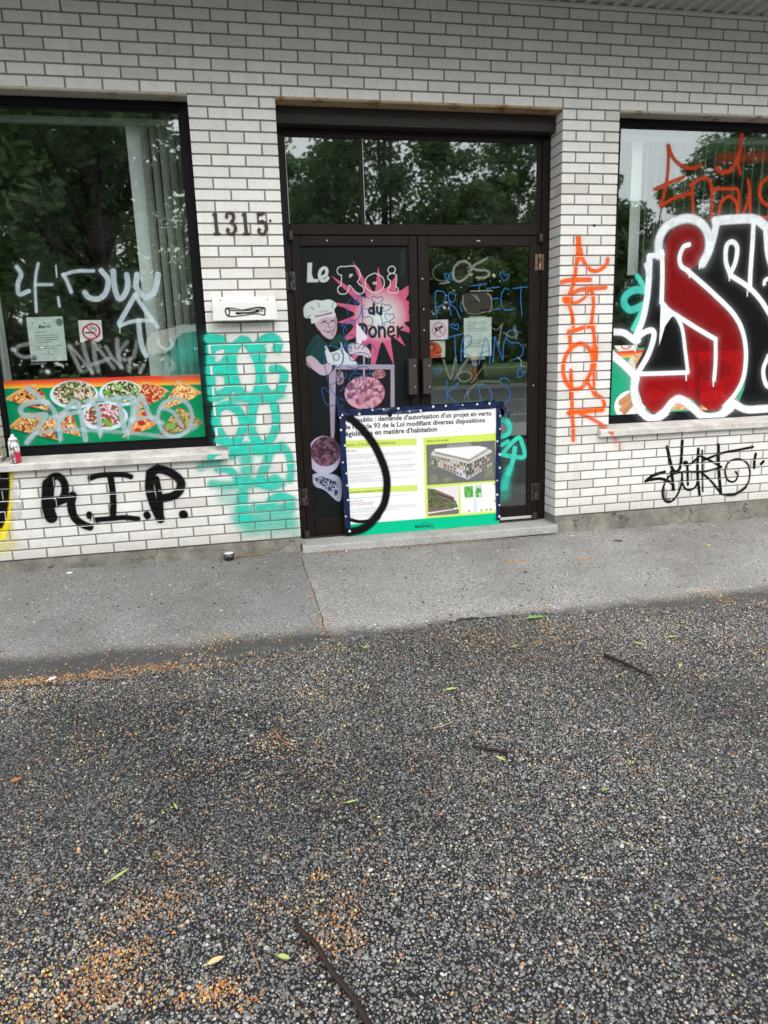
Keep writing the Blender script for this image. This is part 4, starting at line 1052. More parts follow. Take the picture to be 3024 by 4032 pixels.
def raster(items, x0, x1, z0, z1, cell):
    nx, nz = int(round((x1-x0)/cell))+1, int(round((z1-z0)/cell))+1
    xs, zs = np.linspace(x0, x1, nx), np.linspace(z0, z1, nz)
    C = np.zeros((nz, nx, 3)); A = np.zeros((nz, nx))
    rgb = lambda s: lin([float(q) for q in s.split(',')])
    for h, polys in items:
        ty = h[0]; allp = np.vstack(polys)
        if ty in 'SO': m = float(h[3])/1000*1.6+0.006
        elif ty in ('E', 'N2'): m = max(allp[1])+0.004
        elif ty == 'BURST': m = 2.0
        else: m = 0.012
        src = allp[:1] if ty in ('E', 'N2', 'BURST') else allp
        i0, i1 = np.searchsorted(xs, src[:, 0].min()-m), np.searchsorted(xs, src[:, 0].max()+m)
        j0, j1 = np.searchsorted(zs, src[:, 1].min()-m), np.searchsorted(zs, src[:, 1].max()+m)
        if i1 <= i0 or j1 <= j0: continue
        X, Z = np.meshgrid(xs[i0:i1], zs[j0:j1]); sl_ = (slice(j0, j1), slice(i0, i1)); col = None
        if ty == 'S':
            wd = float(h[3])/1000; so_ = float(h[4])
            P = cr(polys[0]); d = dist_poly(X, Z, P)
            so2 = max(so_*wd*0.5, cell*0.7)
            a = (1-sstep(wd/2-so2, wd/2+so2, d))*float(h[2]); col = rgb(h[1])
            if HALO and wd > 0.012: a = np.maximum(a, HALO*float(h[2])*np.exp(-np.maximum(d-wd*0.4, 0)/(0.28*wd+0.004)))
        elif ty == 'O':
            d = np.full(X.shape, 1e9)
            for q in polys: d = np.minimum(d, dist_poly(X, Z, cr(q)))
            wd, tk = float(h[3])/1000, float(h[4])/1000
            a = (1-sstep(tk*0.3, tk*0.9, abs(d-wd/2)))*float(h[2]); col = rgb(h[1])
        elif ty in ('P', 'Q', 'N'):
            P = polys[0] if ty != 'Q' else cr(polys[0], True)
            a = inside(X, Z, P).astype(float)
            dd = dist_poly(X, Z, np.vstack([P, P[:1]]))
            a = np.where(a > 0, 0.5+0.5*np.clip(dd/(cell*0.7), 0, 1), 0.5-0.5*np.clip(dd/(cell*0.7), 0, 1))
            if ty != 'N': col = rgb(h[1]); a = a*float(h[2])
        elif ty in ('E', 'N2'):
            (cx, cz), (rx, rz) = polys[0]; q = np.hypot((X-cx)/rx, (Z-cz)/rz)
            a = 1-sstep(1-cell*0.7/max(rx, rz), 1+cell*0.7/max(rx, rz), q)
            if ty == 'E': col = rgb(h[1]); a = a*float(h[2])
        elif ty == 'BURST':
            (cx, cz), (sx, sz) = polys[0]; sx, sz = sx/1000, sz/1000       # metres per drawing unit
            dx, dz = (X-cx)/sx, (Z-cz)/sz; an = np.arctan2(dz, dx); r = np.hypot(dx, dz)
            tri = lambda k, ph: np.abs(((an/(2*math.pi)*k+ph) % 1)*2-1)
            lim = 285+tri(15, 0.2)**2.4*(300+130*np.sin(an*3+1.0))+40*np.sin(an*2)
            a = (1-sstep(lim-4, lim+4, r)); streak = 0.5+0.5*np.sin(an*23)*np.sin(an*9+1)
            g = np.clip(1.10-r/260.0, 0, 1)**0.8; g = np.clip(g+0.16*streak*np.clip(1-r/330, 0, 1), 0, 1)[..., None]
            col = rgb(h[1])*(1-g)+lin([206, 220, 216])*g
        if ty in ('N', 'N2'):
            s = float(h[1])/1000; c1, c2, c3 = rgb(h[2]), rgb(h[3]), rgb(h[4])
            n = 0.6*vnoise(X, Z, s)+0.4*vnoise(Z+0.3, X, s*0.45); n2 = vnoise(X+3, Z+1, s*0.6)
            k1 = sstep(0.44, 0.58, n)[..., None]; k2 = sstep(0.58, 0.72, n2)[..., None]
            col = (c1*(1-k1)+c2*k1)*(1-k2)+c3*k2
        a_ = a[..., None]; A0 = A[sl_][..., None]; An = a_+A0*(1-a_)
        C[sl_] = np.where(An > 1e-6, (col*a_+C[sl_]*A0*(1-a_))/np.maximum(An, 1e-6), C[sl_]); A[sl_] = An[..., 0]
    return xs, zs, C, A
def sheet(name, xs, zs, C, A, yfun, mat, parent=None, thresh=0.012, keep_all=False):
    nz, nx = A.shape; X, Z = np.meshgrid(xs, zs); Y = yfun(X, Z) if callable(yfun) else np.full(X.shape, float(yfun))
    V = np.stack([X, Y, Z], -1).reshape(-1, 3); ids = np.arange(nx*nz).reshape(nz, nx)
    F = np.stack([ids[:-1, :-1], ids[:-1, 1:], ids[1:, 1:], ids[1:, :-1]], -1).reshape(-1, 4)
    al = A.ravel()
    if not keep_all:
        F = F[(al[F] > thresh).any(1)]
    if len(F) == 0: return None
    u, inv = np.unique(F, return_inverse=True); F = inv.reshape(F.shape)
    col = np.concatenate([C.reshape(-1, 3), al[:, None]], 1)[u]
    me = np_mesh(name, V[u], F, mat, col)
    return link(bpy.data.objects.new(name, me), parent)
def bounds(items, m=0.03):
    b = []
    for h, polys in items:
        if h[0] in ('E', 'N2', 'BURST'): b.append(polys[0][:1])
        elif h[0] in 'SO': 
            k = float(h[3])/1000; p = np.vstack(polys); b += [p-k, p+k]
        else: b.append(np.vstack(polys))
    p = np.vstack(b); return p[:, 0].min()-m, p[:, 0].max()+m, p[:, 1].min()-m, p[:, 1].max()+m
def paint(key, name, parent, yfun, cell=0.004, clip=None, amul=None, label=None, halo=0.0):
    it = parse(ART[key]); x0, x1, z0, z1 = bounds(it)
    if clip: x0, x1, z0, z1 = max(x0, clip[0]), min(x1, clip[1]), max(z0, clip[2]), min(z1, clip[3])
    global HALO
    HALO = halo; xs, zs, C, A = raster(it, x0, x1, z0, z1, cell); HALO = 0.0
    if amul is not None: A = A*amul(*np.meshgrid(xs, zs))
    o = sheet(name, xs, zs, C, A, yfun, MAT['paint'], parent)
    if label: o['label'] = label
    return o
def printed(key, name, rect, y, cell=0.003, parent=None, thresh=None):
    xs, zs, C, A = raster(parse(ART[key]), *rect, cell)
    return sheet(name, xs, zs, C, np.ones_like(A) if thresh is None else A, y, MAT['print'] if thresh is None else MAT['paint'], parent, keep_all=thresh is None)
def lettering(body, x0, z0, x1, z1, rgb, bold, y, parent, name='lettering'):
    cu = bpy.data.curves.new('lettering', 'FONT'); cu.body = body; cu.size = 1.0; cu.resolution_u = 2
    cu.offset = 0.025 if bold else 0.0
    tmp = bpy.data.objects.new('lettering', cu); COL.objects.link(tmp)
    dg = bpy.context.evaluated_depsgraph_get(); me = bpy.data.meshes.new_from_object(tmp.evaluated_get(dg)); 
    bpy.data.objects.remove(tmp); bpy.data.curves.remove(cu)
    co = np.empty(len(me.vertices)*3); me.vertices.foreach_get('co', co); co = co.reshape(-1, 3)
    wdt = co[:, 0].max()-co[:, 0].min(); L = math.hypot(x1-x0, z1-z0); s = L/wdt; an = math.atan2(z1-z0, x1-x0)
    px, pz = (co[:, 0]-co[:, 0].min())*s, co[:, 1]*s
    out = np.stack([x0+px*math.cos(an)-pz*math.sin(an), np.full(len(px), y), z0+px*math.sin(an)+pz*math.cos(an)], -1)
    me.vertices.foreach_set('co', out.ravel()); me.update(); me.materials.clear(); me.materials.append(MAT['letter'])
    o = link(bpy.data.objects.new(name, me), parent); o.color = (*lin([float(q) for q in rgb.split(',')]), 1)
    return o

# ------------------------------------------------------------------ ground
def zg(x): return -0.102-0.0135*np.clip(x, -4.0, 5.0)
def sheet_ground(name, xr, yr, nx, ny, dz, mat, zfun=zg):
    xs, ys = np.linspace(*xr, nx), np.linspace(*yr, ny); X, Y = np.meshgrid(xs, ys); Z = zfun(X)+dz
    V = np.stack([X, Y, Z], -1).reshape(-1, 3); ids = np.arange(nx*ny).reshape(ny, nx)
    F = np.stack([ids[:-1, :-1], ids[:-1, 1:], ids[1:, 1:], ids[1:, :-1]], -1).reshape(-1, 4)
    return link(bpy.data.objects.new(name, np_mesh(name, V, F, mat)))
g = sheet_ground('ground', (-900, 900), (-1500, 300), 3, 3, -0.55, MAT['grass'], lambda x: 0*x); tag(g, 'open land beyond the street', kind='structure')
lot = sheet_ground('asphalt_lot', (-14, 16), (-5.6, 0.6), 61, 12, -0.012, MAT['lot']); tag(lot, 'dark wet coarse asphalt in front of the shop', kind='structure')
# apron along the wall in two pours meeting at the left end of the door step
def apron(name, poly_fn, x0, x1, colr, label):
    ny = 110; lo, hi = max(x0, -2.6), min(x1, 3.8); xs = np.concatenate([np.linspace(x0, lo, 12)[:-1] if lo > x0 else [], np.arange(lo, hi, 0.018), np.linspace(hi, x1, 12)]); xs[0] = x0; nx = len(xs); V = []; 
    for j in range(ny):
        v = j/(ny-1)
        for x in xs:
            ye = poly_fn(x); y = 0.02+(ye-0.02)*v
            edge = max(0.0, (v-0.84)/0.16); zz = float(zg(x))+0.003-0.024*edge+0.003*mnoise.noise((x*3, y*3, 1.7))+min(1, edge*6)*(0.0035*mnoise.noise((x*17, y*17, 4))+0.003*mnoise.noise((x*55, y*55, 8)))
            V.append((x+0.005*mnoise.noise((x*4, y*5, 3)) if abs(x-x0) > 0.06 and abs(x-x1) > 0.06 else x+0.016*mnoise.noise((5.0, y*6, 2.0)), y, zz))
    ids = np.arange(nx*ny).reshape(ny, nx); F = np.stack([ids[:-1, :-1], ids[1:, :-1], ids[1:, 1:], ids[:-1, 1:]], -1).reshape(-1, 4)
    o = link(bpy.data.objects.new(name, np_mesh(name, V, F, MAT['apron'], smooth=True))); o.color = (*colr, 1); tag(o, label, kind='structure'); return o
edge_fn = lambda x: -1.72+0.045*math.sin(x*2.1)+0.03*mnoise.noise((x*5, 0, 0))+(0.10*math.exp(-((x-1.0)/0.8)**2))-(0.10 if x < -0.7 else 0)
apron('pavement', edge_fn, -8.0, -0.020, (1.0, 0.995, 0.985), 'grey dry asphalt strip left of the door step')
apron('pavement', edge_fn, -0.016, 9.0, (1.32, 1.30, 1.27), 'lighter dry asphalt strip before the door and right window')

# ------------------------------------------------------------------ building: brick wall
HC, ZT, BL = 0.0651, 2.7342, 0.2032
DW = 1.868                                                       # doorway width
LW = (-1.798, -0.513); RW = (2.275, 4.30)                         # window openings
XL, XRT = -3.0, 5.2
bld = empty('storefront_building', (0, 0, 0))
tag(bld, 'white brick shopfront with recessed double door covered in graffiti', 'building')
def phase(r, x):
    if r < 0: return (-0.1655+(-1-r)*0.004) if r % 2 else -0.0639+(-1-r)*0.004
    if x < 0.9: return 0.005 if r % 2 else 0.005-0.1016
    return 1.863 if r % 2 else 1.863+0.1016
def segs(r):
    if r < 0: return [(XL, XRT)]
    if r <= 31: return [(XL, LW[0]), (LW[1], 0.0), (DW, RW[0]), (RW[1], XRT)]
    if r == 32: return [(XL, -1.88), (-0.437, 0.0), (DW, 2.19), (4.39, XRT)]
    return [(XL, 0.0), (DW, XRT)]
def mortar_mask(X, Z):
    r = np.floor((ZT-Z)/HC).astype(int); fz = (ZT-Z)/HC-r
    bed = (fz*HC < 0.005) | (fz*HC > HC-0.005)
    ph = np.where(r < 0, np.where(r % 2 == 1, -0.1655+(-1-r)*0.004, -0.0639+(-1-r)*0.004),
                  np.where(X < 0.9, np.where(r % 2 == 1, 0.005, 0.005-0.1016), np.where(r % 2 == 1, 1.863, 1.863+0.1016)))
    fx = (X-ph)/BL; fx = np.abs(fx-np.round(fx))*BL
    return bed | (fx < 0.005) | (Z < 0.0)
MD = 0.0055                                                     # joint depth
wall = MB()
for (a, b, z0, z1) in [(XL, XRT, ZT+0.004, 3.345), (XL, LW[0]-0.006, 0.0, ZT+0.004), (LW[1]+0.006, -0.006, 0.0, ZT+0.004), (DW+0.006, RW[0]-0.006, 0.0, ZT+0.004),
                      (RW[1]+0.006, XRT, 0.0, ZT+0.004), (LW[0]-0.006, LW[1]+0.006, 0.0, 0.60), (RW[0]-0.006, RW[1]+0.006, 0.0, 0.60)]:
    wall.box(a, b, MD, 0.30, z0, z1)
wall_o = wall.build('brick_wall', MAT['mortar'], bld)
bricks = []
for r in range(-9, 42):
    zt = ZT-r*HC-0.005; zb = ZT-(r+1)*HC+0.005
    if r == -9: zt = min(zt, 3.318)
    for (a, b) in segs(r):
        ph = phase(r, (a+b)/2); k0 = math.ceil((a-ph)/BL-1e-6); js = []
        k = k0
        while ph+k*BL < b-0.001: js.append(ph+k*BL); k += 1
        js = [j for j in js if j-a > 0.035 and b-j > 0.035]
        ends = [a]+[e for j in js for e in (j-0.005, j+0.005)]+[b]
        if a == XL: ends[0] = a
        for i in range(0, len(ends), 2):
            x0, x1 = ends[i], ends[i+1]
            ret = 0.178 if ((abs(x0-DW) < 1e-6 or abs(x1) < 1e-6) and r % 2 == 0 and 0 <= r) else 0.09
            bricks.append((x0, x1, zb, zt, ret, r))
    if r >= 0 and r % 2 == 1:
        bricks.append((DW, DW+0.085, zb, zt, -0.178, r)); bricks.append((-0.085, 0.0, zb, zt, -0.178, r))
def shown(b):
    c = Vector(((b[0]+b[1])/2, 0, (b[2]+b[3])/2)); d = c-CAM
    zc = -d.dot(VB); u, v = d.dot(VR)/zc, d.dot(VU)/zc
    if abs(u) > 0.546 or abs(v) > 0.728: return 0
    if b[4] < 0: return 0.02 * (b[3]-b[2])/zc/zc if b[0] > 1 else 0
    return (b[1]-b[0])*(b[3]-b[2])*(-d.normalized().y if False else d.y/d.length)/d.length_squared
order = sorted(range(len(bricks)), key=lambda i: -shown(bricks[i]))
single = set(i for i in order[:300] if shown(bricks[i]) > 0)
cache = {}; rest = MB()
for i, (x0, x1, z0, z1, dep, r) in enumerate(bricks):
    jy = random.uniform(-0.0006, 0.0006); wd, ht = x1-x0, z1-z0
    y0, y1 = (0.0, dep) if dep > 0 else (0.095, -dep)
    if i in single:
        k = (round(wd, 3), round(ht, 3), dep)
        if k not in cache:
            q = MB(); q.box(-wd/2, wd/2, y0, y1, -ht/2, ht/2, 0.0016 if dep > 0 else 0); cache[k] = q.mesh('brick', MAT['brick'])
        o = bpy.data.objects.new('brick', cache[k]); link(o, wall_o)
        o.location = ((x0+x1)/2, jy, (z0+z1)/2); o.rotation_euler = (random.uniform(-0.004, 0.004), random.uniform(-0.002, 0.002), random.uniform(-0.0015, 0.0015))
    else:
        rest.box(x0, x1, y0+jy, y1, z0, z1, 0.0016 if dep > 0 else 0)
rb = rest.build('brick_courses', MAT['brick'], wall_o); rb['kind'] = 'stuff'
# upper storey, eave
MB().box(XL, XRT, 0.0, 0.30, 3.36, 6.6).build('upper_wall', MAT['brick'], bld)
sf = MB(); sf.box(XL, XRT, -0.90, 0.0, 3.352, 3.40); soff = sf.build('soffit', MAT['white_trim'], bld)
bd = MB(); hw = 0.0485
pr = [(-hw, 0.004), (-hw+0.003, -0.014), (-0.036, -0.014), (-0.031, 0.0), (0.031, 0.0), (0.036, -0.014), (hw-0.003, -0.014), (hw, 0.004)]
vs = [(x, y, z) for y in (-0.87, -0.012) for x, z in pr]; n = len(pr)
bd.add(vs, [(i, i+1, n+i+1, n+i) for i in range(n-1)]+[tuple(range(n-1, -1, -1))]); bme = bd.mesh('soffit_board', MAT['soffit'])
k = 0
while XL+0.05+k*0.1 < XRT:
    o = bpy.data.objects.new('soffit_board', bme); link(o, soff); o.location = (XL+0.05+k*0.1, 0, 3.346); k += 1
MB().box(XL, XRT, -0.030, -0.0015, 3.3195, 3.333, 0).box(XL, XRT, -0.014, -0.0018, 3.333, 3.345, 0).build('soffit_trim', MAT['white_trim'], soff)
MB().box(XL, XRT, -0.93, -0.902, 3.325, 3.62, 0.004).build('fascia', MAT['white_trim'], bld)
MB().box(XL, XRT, -0.90, 0.0, 3.41, 3.60).build('eave_roof', MAT['header_metal'], bld)
# parged concrete base under the brick, uneven face
def base_strip(x0, x1):
    nx = int((x1-x0)/0.03)+2; xs = np.linspace(x0, x1, nx); zr = np.linspace(0, 1, 7); V = []
    for v in zr:
        for x in xs:
            zb = float(zg(x))-0.02; z = -0.002+(zb+0.002)*v
            V.append((x, -0.002-0.010*v+0.0035*mnoise.noise((x*7, v*3, 0.3))+0.002*mnoise.noise((x*25, v*9, 2.1)), z))
    ids = np.arange(nx*7).reshape(7, nx); F = np.stack([ids[:-1, :-1], ids[1:, :-1], ids[1:, 1:], ids[:-1, 1:]], -1).reshape(-1, 4)
    return V, F
for x0, x1 in ((XL, -0.002), (DW+0.002, XRT)):
    V, F = base_strip(x0, x1); o = link(bpy.data.objects.new('concrete_base', np_mesh('concrete_base', V, F, MAT['parging'], smooth=True)), bld)
MB().box(DW+0.002, DW+0.2, -0.004, 0.30, -0.25, -0.002).build('concrete_base', MAT['parging'], bld)
MB().box(-0.2, -0.002, -0.004, 0.30, -0.25, -0.002).build('concrete_base', MAT['parging'], bld)
# lintels
MB().box(LW[0]-0.03, LW[1]+0.001, 0.002, 0.11, ZT-0.010, ZT+0.003).box(LW[0]-0.03, LW[1], -0.003, 0.002, ZT-0.006, ZT+0.006).build('lintel', MAT['pale_lintel'], bld)
MB().box(RW[0]+0.001, RW[1]+0.03, 0.002, 0.11, ZT-0.010, ZT+0.003).box(RW[0], RW[1]+0.03, -0.003, 0.002, ZT-0.006, ZT+0.006).build('lintel', MAT['pale_lintel'], bld)
MB().box(0.001, DW-0.001, 0.002, 0.105, ZT-0.010, ZT+0.003).box(0.0, DW, -0.003, 0.002, ZT-0.007, ZT+0.006).build('lintel', MAT['rust_plate'], bld)
MB().box(0.003, DW-0.004, 0.100, 0.178, 2.622, ZT-0.012, 0.003).build('door_header', MAT['header_metal'], bld)
# window sills: sloping stone with a drip edge
def sill(x0, x1):
    q = MB(); prof = [(0.12, 0.650), (-0.034, 0.618), (-0.041, 0.612), (-0.041, 0.575), (-0.036, 0.572), (0.02, 0.578), (0.12, 0.585)]
    n = len(prof); nx = 24; vs = []
    for i in range(nx+1):
        x = x0+(x1-x0)*i/nx
        for (y, z) in prof: vs.append((x, y+0.0012*mnoise.noise((x*9, y*40, z*30)), z+0.0012*mnoise.noise((x*8, z*30, 4))))
    fs = [(i*n+k, i*n+(k+1) % n, (i+1)*n+(k+1) % n, (i+1)*n+k) for i in range(nx) for k in range(n)]+[tuple(range(n)), tuple(range((nx+1)*n-1, nx*n-1, -1))]
    q.add(vs, fs); return q.build('window_sill', MAT['sill'], bld)
sill_l = sill(-1.875, -0.440); sill_r = sill(2.195, 4.385)
# door step
q = MB(); q.box(0.004, DW-0.002, -0.052, 0.35, -0.30, -0.052, 0)
stp = MB(); x0, x1 = 0.006, DW+0.004
prof = [(0.36, -0.052), (-0.042, -0.056), (-0.050, -0.062), (-0.052, -0.108), (-0.048, -0.114), (0.36, -0.116)]; n = len(prof); nx = 40; vs = []
for i in range(nx+1):
    x = x0+(x1-x0)*i/nx
    for (y, z) in prof: vs.append((x, y+0.0022*mnoise.noise((x*14, z*50, 1)), z+0.0022*mnoise.noise((x*13, y*20, 6))))
stp.add(vs, [(i*n+k, i*n+(k+1) % n, (i+1)*n+(k+1) % n, (i+1)*n+k) for i in range(nx) for k in range(n)]+[tuple(range(n)), tuple(range((nx+1)*n-1, nx*n-1, -1))])
stp.build('door_step', MAT['granite'], bld)
# room behind the glass
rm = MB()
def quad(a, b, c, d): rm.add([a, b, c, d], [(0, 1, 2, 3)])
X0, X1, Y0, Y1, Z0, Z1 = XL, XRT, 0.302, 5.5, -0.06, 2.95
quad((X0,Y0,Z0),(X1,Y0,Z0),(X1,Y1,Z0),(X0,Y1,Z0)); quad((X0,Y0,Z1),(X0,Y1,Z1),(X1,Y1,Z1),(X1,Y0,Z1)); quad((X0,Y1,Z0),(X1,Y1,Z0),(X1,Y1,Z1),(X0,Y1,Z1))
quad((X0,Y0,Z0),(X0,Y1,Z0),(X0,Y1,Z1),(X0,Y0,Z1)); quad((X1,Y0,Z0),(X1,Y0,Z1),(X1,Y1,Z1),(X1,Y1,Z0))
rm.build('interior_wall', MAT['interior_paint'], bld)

# ------------------------------------------------------------------ windows
def ring(q, x0, x1, z0, z1, l, r_, b, t_, y0, y1, ch=0.002):
    q.box(x0, x0+l, y0, y1, z0, z1, ch); q.box(x1-r_, x1, y0, y1, z0, z1, ch)
    q.box(x0+l+0.0005, x1-r_-0.0005, y0+0.001, y1, z0, z0+b, ch); q.box(x0+l+0.0005, x1-r_-0.0005, y0+0.001, y1, z1-t_, z1, ch)
def window(x0, x1, gx0, gx1):
    q = MB(); ring(q, x0-0.02, x1+0.02, 0.646, ZT-0.012, gx0-x0+0.008, x1-gx1+0.008, 0.050, 0.046, 0.100, 0.17)
    wn = q.build('window', MAT['black_frame'], bld)
    s = MB(); ring(s, gx0-0.014, gx1+0.014, 0.6965, ZT-0.058, 0.014, 0.014, 0.014, 0.014, 0.109, 0.135, 0.002); s.build('glazing_bead', MAT['black_frame'], wn)
    MB().box(gx0-0.004, gx1+0.004, 0.118, 0.124, 0.704, ZT-0.066).build('pane', MAT['glass'], wn)
    return wn
win_l = window(LW[0], LW[1], -1.765, -0.580); win_r = window(RW[0], RW[1], 2.350, 4.235)
# ------------------------------------------------------------------ door frame and doors
q = MB(); YF = 0.180
q.box(0.002, 0.060, YF, 0.30, -0.055, 2.66, 0.002); q.box(1.775, DW-0.002, YF+0.012, 0.30, -0.055, 2.66, 0.002); q.box(1.812, DW-0.002, YF-0.006, YF+0.011, -0.055, 2.60, 0.002)
q.box(0.0605, 1.7745, YF, 0.30, 2.575, 2.66, 0.002); q.box(0.0605, 1.7745, YF-0.004, 0.30, 1.984, 2.050, 0.002); q.box(0.534, 0.560, YF+0.004, 0.28, 2.0505, 2.5745, 0.002)
q.box(0.004, DW-0.004, YF-0.010, YF-0.001, 2.640, 2.68, 0.001)
frame = q.build('door_frame', MAT['bronze_frame'], bld)
MB().box(0.058, 0.536, 0.198, 0.204, 2.048, 2.577).build('pane', MAT['glass'], frame)
MB().box(0.558, 1.777, 0.198, 0.204, 2.048, 2.577).build('pane', MAT['glass'], frame)
MB().box(0.060, 0.0630, 0.188, 0.197, 2.052, 2.573).build('gasket', MAT['white_trim'], frame)
MB().box(0.5605, 0.5635, 0.188, 0.197, 2.052, 2.573).build('gasket', MAT['white_trim'], frame)
MB().box(0.03, 1.80, 0.150, 0.24, -0.0525, -0.046, 0.001).build('threshold', MAT['header_metal'], frame)
def door(x0, x1, gx0, gx1, gz0, gz1):
    q = MB(); ring(q, x0, x1, -0.043, 1.9805, gx0-x0, x1-gx1, gz0+0.043, 1.9805-gz1, YF+0.002, 0.225, 0.003)
    d = q.build('door', MAT['bronze_frame'], bld)
    s = MB(); ring(s, gx0-0.006, gx1+0.006, gz0-0.006, gz1+0.006, 0.010, 0.010, 0.010, 0.010, YF+0.006, 0.20, 0.002); s.build('glazing_bead', MAT['bronze_frame'], d)
    MB().box(gx0-0.003, gx1+0.003, 0.198, 0.2035, gz0-0.003, gz1+0.003).build('pane', MAT['glass'], d)
    return d
door_l = door(0.0625, 0.912, 0.117, 0.855, 0.073, 1.917); door_r = door(0.918, 1.811, 0.989, 1.731, 0.058, 1.913)
def handle(x0, x1, z0, z1, d):
    q = MB(); q.box(x0, x1, 0.118, 0.130, z0, z1, 0.003); q.box(x0, x0+0.010, 0.1305, 0.181, z0, z1, 0); q.box(x1-0.010, x1, 0.1305, 0.181, z0, z1, 0)
    h = q.build('handle', MAT['hinge_dark'], d)
    for z in (z0+0.05, z1-0.05):
        s = MB(); s.lathe([(0.0045, 0), (0.0045, 0.002), (0.002, 0.003)], 10); o = s.build('screw', MAT['steel'], h); o.rotation_euler = (R(90), 0, 0); o.location = ((x0+x1)/2+0.012, 0.118, z)
handle(0.819, 0.878, 0.925, 1.170, door_l); handle(0.921, 0.985, 0.925, 1.168, door_r)
def hinge(x, z0, z1, d, mat, sgn):
    q = MB(); q.box(x-0.020*sgn-0.012, x-0.020*sgn+0.012, 0.174, 0.1805, z0, z1, 0.001); q.box(x+0.022*sgn-0.010, x+0.022*sgn+0.010, 0.170, 0.1795, z0+0.004, z1, 0.001)
    h = q.build('hinge', mat, d)
    zm = (z0+z1)/2
    s = MB(); s.lathe([(0.011, z0+0.003), (0.0115, z0+0.005), (0.0115, zm-0.002), (0.009, zm-0.001), (0.009, zm+0.001), (0.0115, zm+0.002), (0.0115, z1-0.004), (0.010, z1)], 14, (x, 0.166, 0)); s.build('knuckle', mat, h, True)
    for z in (z0+0.014, zm, z1-0.014):
        c = MB(); c.lathe([(0.0035, 0), (0.003, 0.0015)], 8); o = c.build('screw', MAT['steel'], h); o.rotation_euler = (R(90), 0, 0); o.location = (x-0.020*sgn, 0.174, z)
hinge(0.047, 1.633, 1.755, door_l, MAT['hinge_dark'], -1); hinge(0.047, 0.181, 0.305, door_l, MAT['hinge_dark'], -1)
hinge(1.796, 1.7465, 1.857, door_r, MAT['hinge_bronze'], 1); hinge(1.790, 0.093, 0.227, door_r, MAT['hinge_dark'], 1)
MB().box(0.040, 0.075, 0.150, 0.179, -0.045, 0.002, 0.003).build('pivot', MAT['hinge_dark'], door_l); MB().box(1.765, 1.800, 0.150, 0.179, -0.045, 0.002, 0.003).build('pivot', MAT['hinge_dark'], door_r)
MB().lathe([(0.016, 1.945), (0.017, 1.95), (0.017, 2.0), (0.014, 2.006)], 12, (0.062, 0.166, 0)).build('pivot', MAT['hinge_dark'], door_l, True)
MB().lathe([(0.016, 1.935), (0.017, 1.94), (0.017, 1.985), (0.014, 1.99)], 12, (1.800, 0.166, 0)).build('pivot', MAT['hinge_dark'], door_r, True)
MB().box(0.93, 1.762, 0.170, 0.1815, -0.040, -0.020, 0.002).build('door_sweep', MAT['aluminium'], door_r)
for (d, pts) in ((door_l, [(0.30, 1.948), (0.60, 1.948)]), (door_r, [(1.34, 1.946), (1.355, 1.946), (0.945, 1.70), (0.95, 1.50), (0.95, 1.36), (1.765, 0.95)])):
    for (x, z) in pts:
        c = MB(); c.lathe([(0.005, 0), (0.0045, 0.002), (0.0015, 0.003)], 10); o = c.build('screw', MAT['aluminium'], d); o.rotation_euler = (R(90), 0, 0); o.location = (x, 0.182, z)

# ------------------------------------------------------------------ paint on the building
def on_brick(X, Z): return np.where(mortar_mask(X, Z), MD-0.0012, -0.0018)
def keep(m): return lambda X, Z: np.where(mortar_mask(X, Z), m, 1.0)
paint('rip', 'graffiti', wall_o, on_brick, 0.004, (-2.4, -0.01, 0.002, 0.57), keep(0.86), 'black sprayed letters reading R.I.P. under the left window', 0.12)
paint('teal', 'graffiti', wall_o, on_brick, 0.004, (-0.95, -0.003, -0.0, 1.45), keep(0.40), 'turquoise sprayed bubble letters left of the door', 0.16)
paint('orange', 'graffiti', wall_o, on_brick, 0.004, (DW+0.003, 2.6, 0.2, 1.95), keep(0.72), 'orange sprayed vertical tag on the brick pier right of the door', 0.22)
paint('blacktag', 'graffiti', wall_o, on_brick, 0.0035, (2.2, 4.2, 0.01, 0.57), keep(0.9), 'black marker tag with a spiral under the right window')
paint('yellow', 'graffiti', wall_o, on_brick, 0.005, (-2.6, -1.5, 0.002, 0.57), keep(0.8), 'yellow and black sprayed shape at the far left')
paint('yellow_pier', 'graffiti', wall_o, on_brick, 0.005, (-2.2, LW[0]-0.002, 0.66, 1.2), keep(0.8), 'olive yellow overspray beside the left window')
paint('teal_sill', 'graffiti', sill_l, -0.0435, 0.004, (-0.8, -0.442, 0.577, 0.611)); paint('orange_sill', 'graffiti', sill_r, -0.0435, 0.004, (2.2, 2.5, 0.577, 0.611))
gl_l = (-1.764, -0.581, 0.706, 2.66)
paint('lwin_white', 'graffiti', win_l, 0.1160, 0.0035, gl_l, None, 'pale blue white sprayed tags on the glass', 0.1)
def on_win(X, Z): return np.where(Z > 0.7105, 0.1160, np.where(Z > 0.6965, 0.1075, 0.0988))
paint('rwin', 'graffiti', win_r, on_win, 0.0035, (2.338, 4.23, 0.652, 2.66), None, 'large red black and white sprayed lettering with an orange tag above', 0.14)
paint('blue_left', 'graffiti', door_l, 0.1962, 0.0028, (0.118, 0.854, 0.075, 1.915), None, 'blue marker drawings of hearts and flowers')
paint('blue_right', 'graffiti', door_r, 0.1965, 0.0028, (0.990, 1.730, 0.06, 1.911), None, 'blue marker writing PROTECT TRANS KIDS with hearts')
paint('teal_door', 'graffiti', door_r, 0.1955, 0.0035, (0.990, 1.730, 0.06, 1.911), None, 'turquoise sprayed arrow fading downward', 0.12)

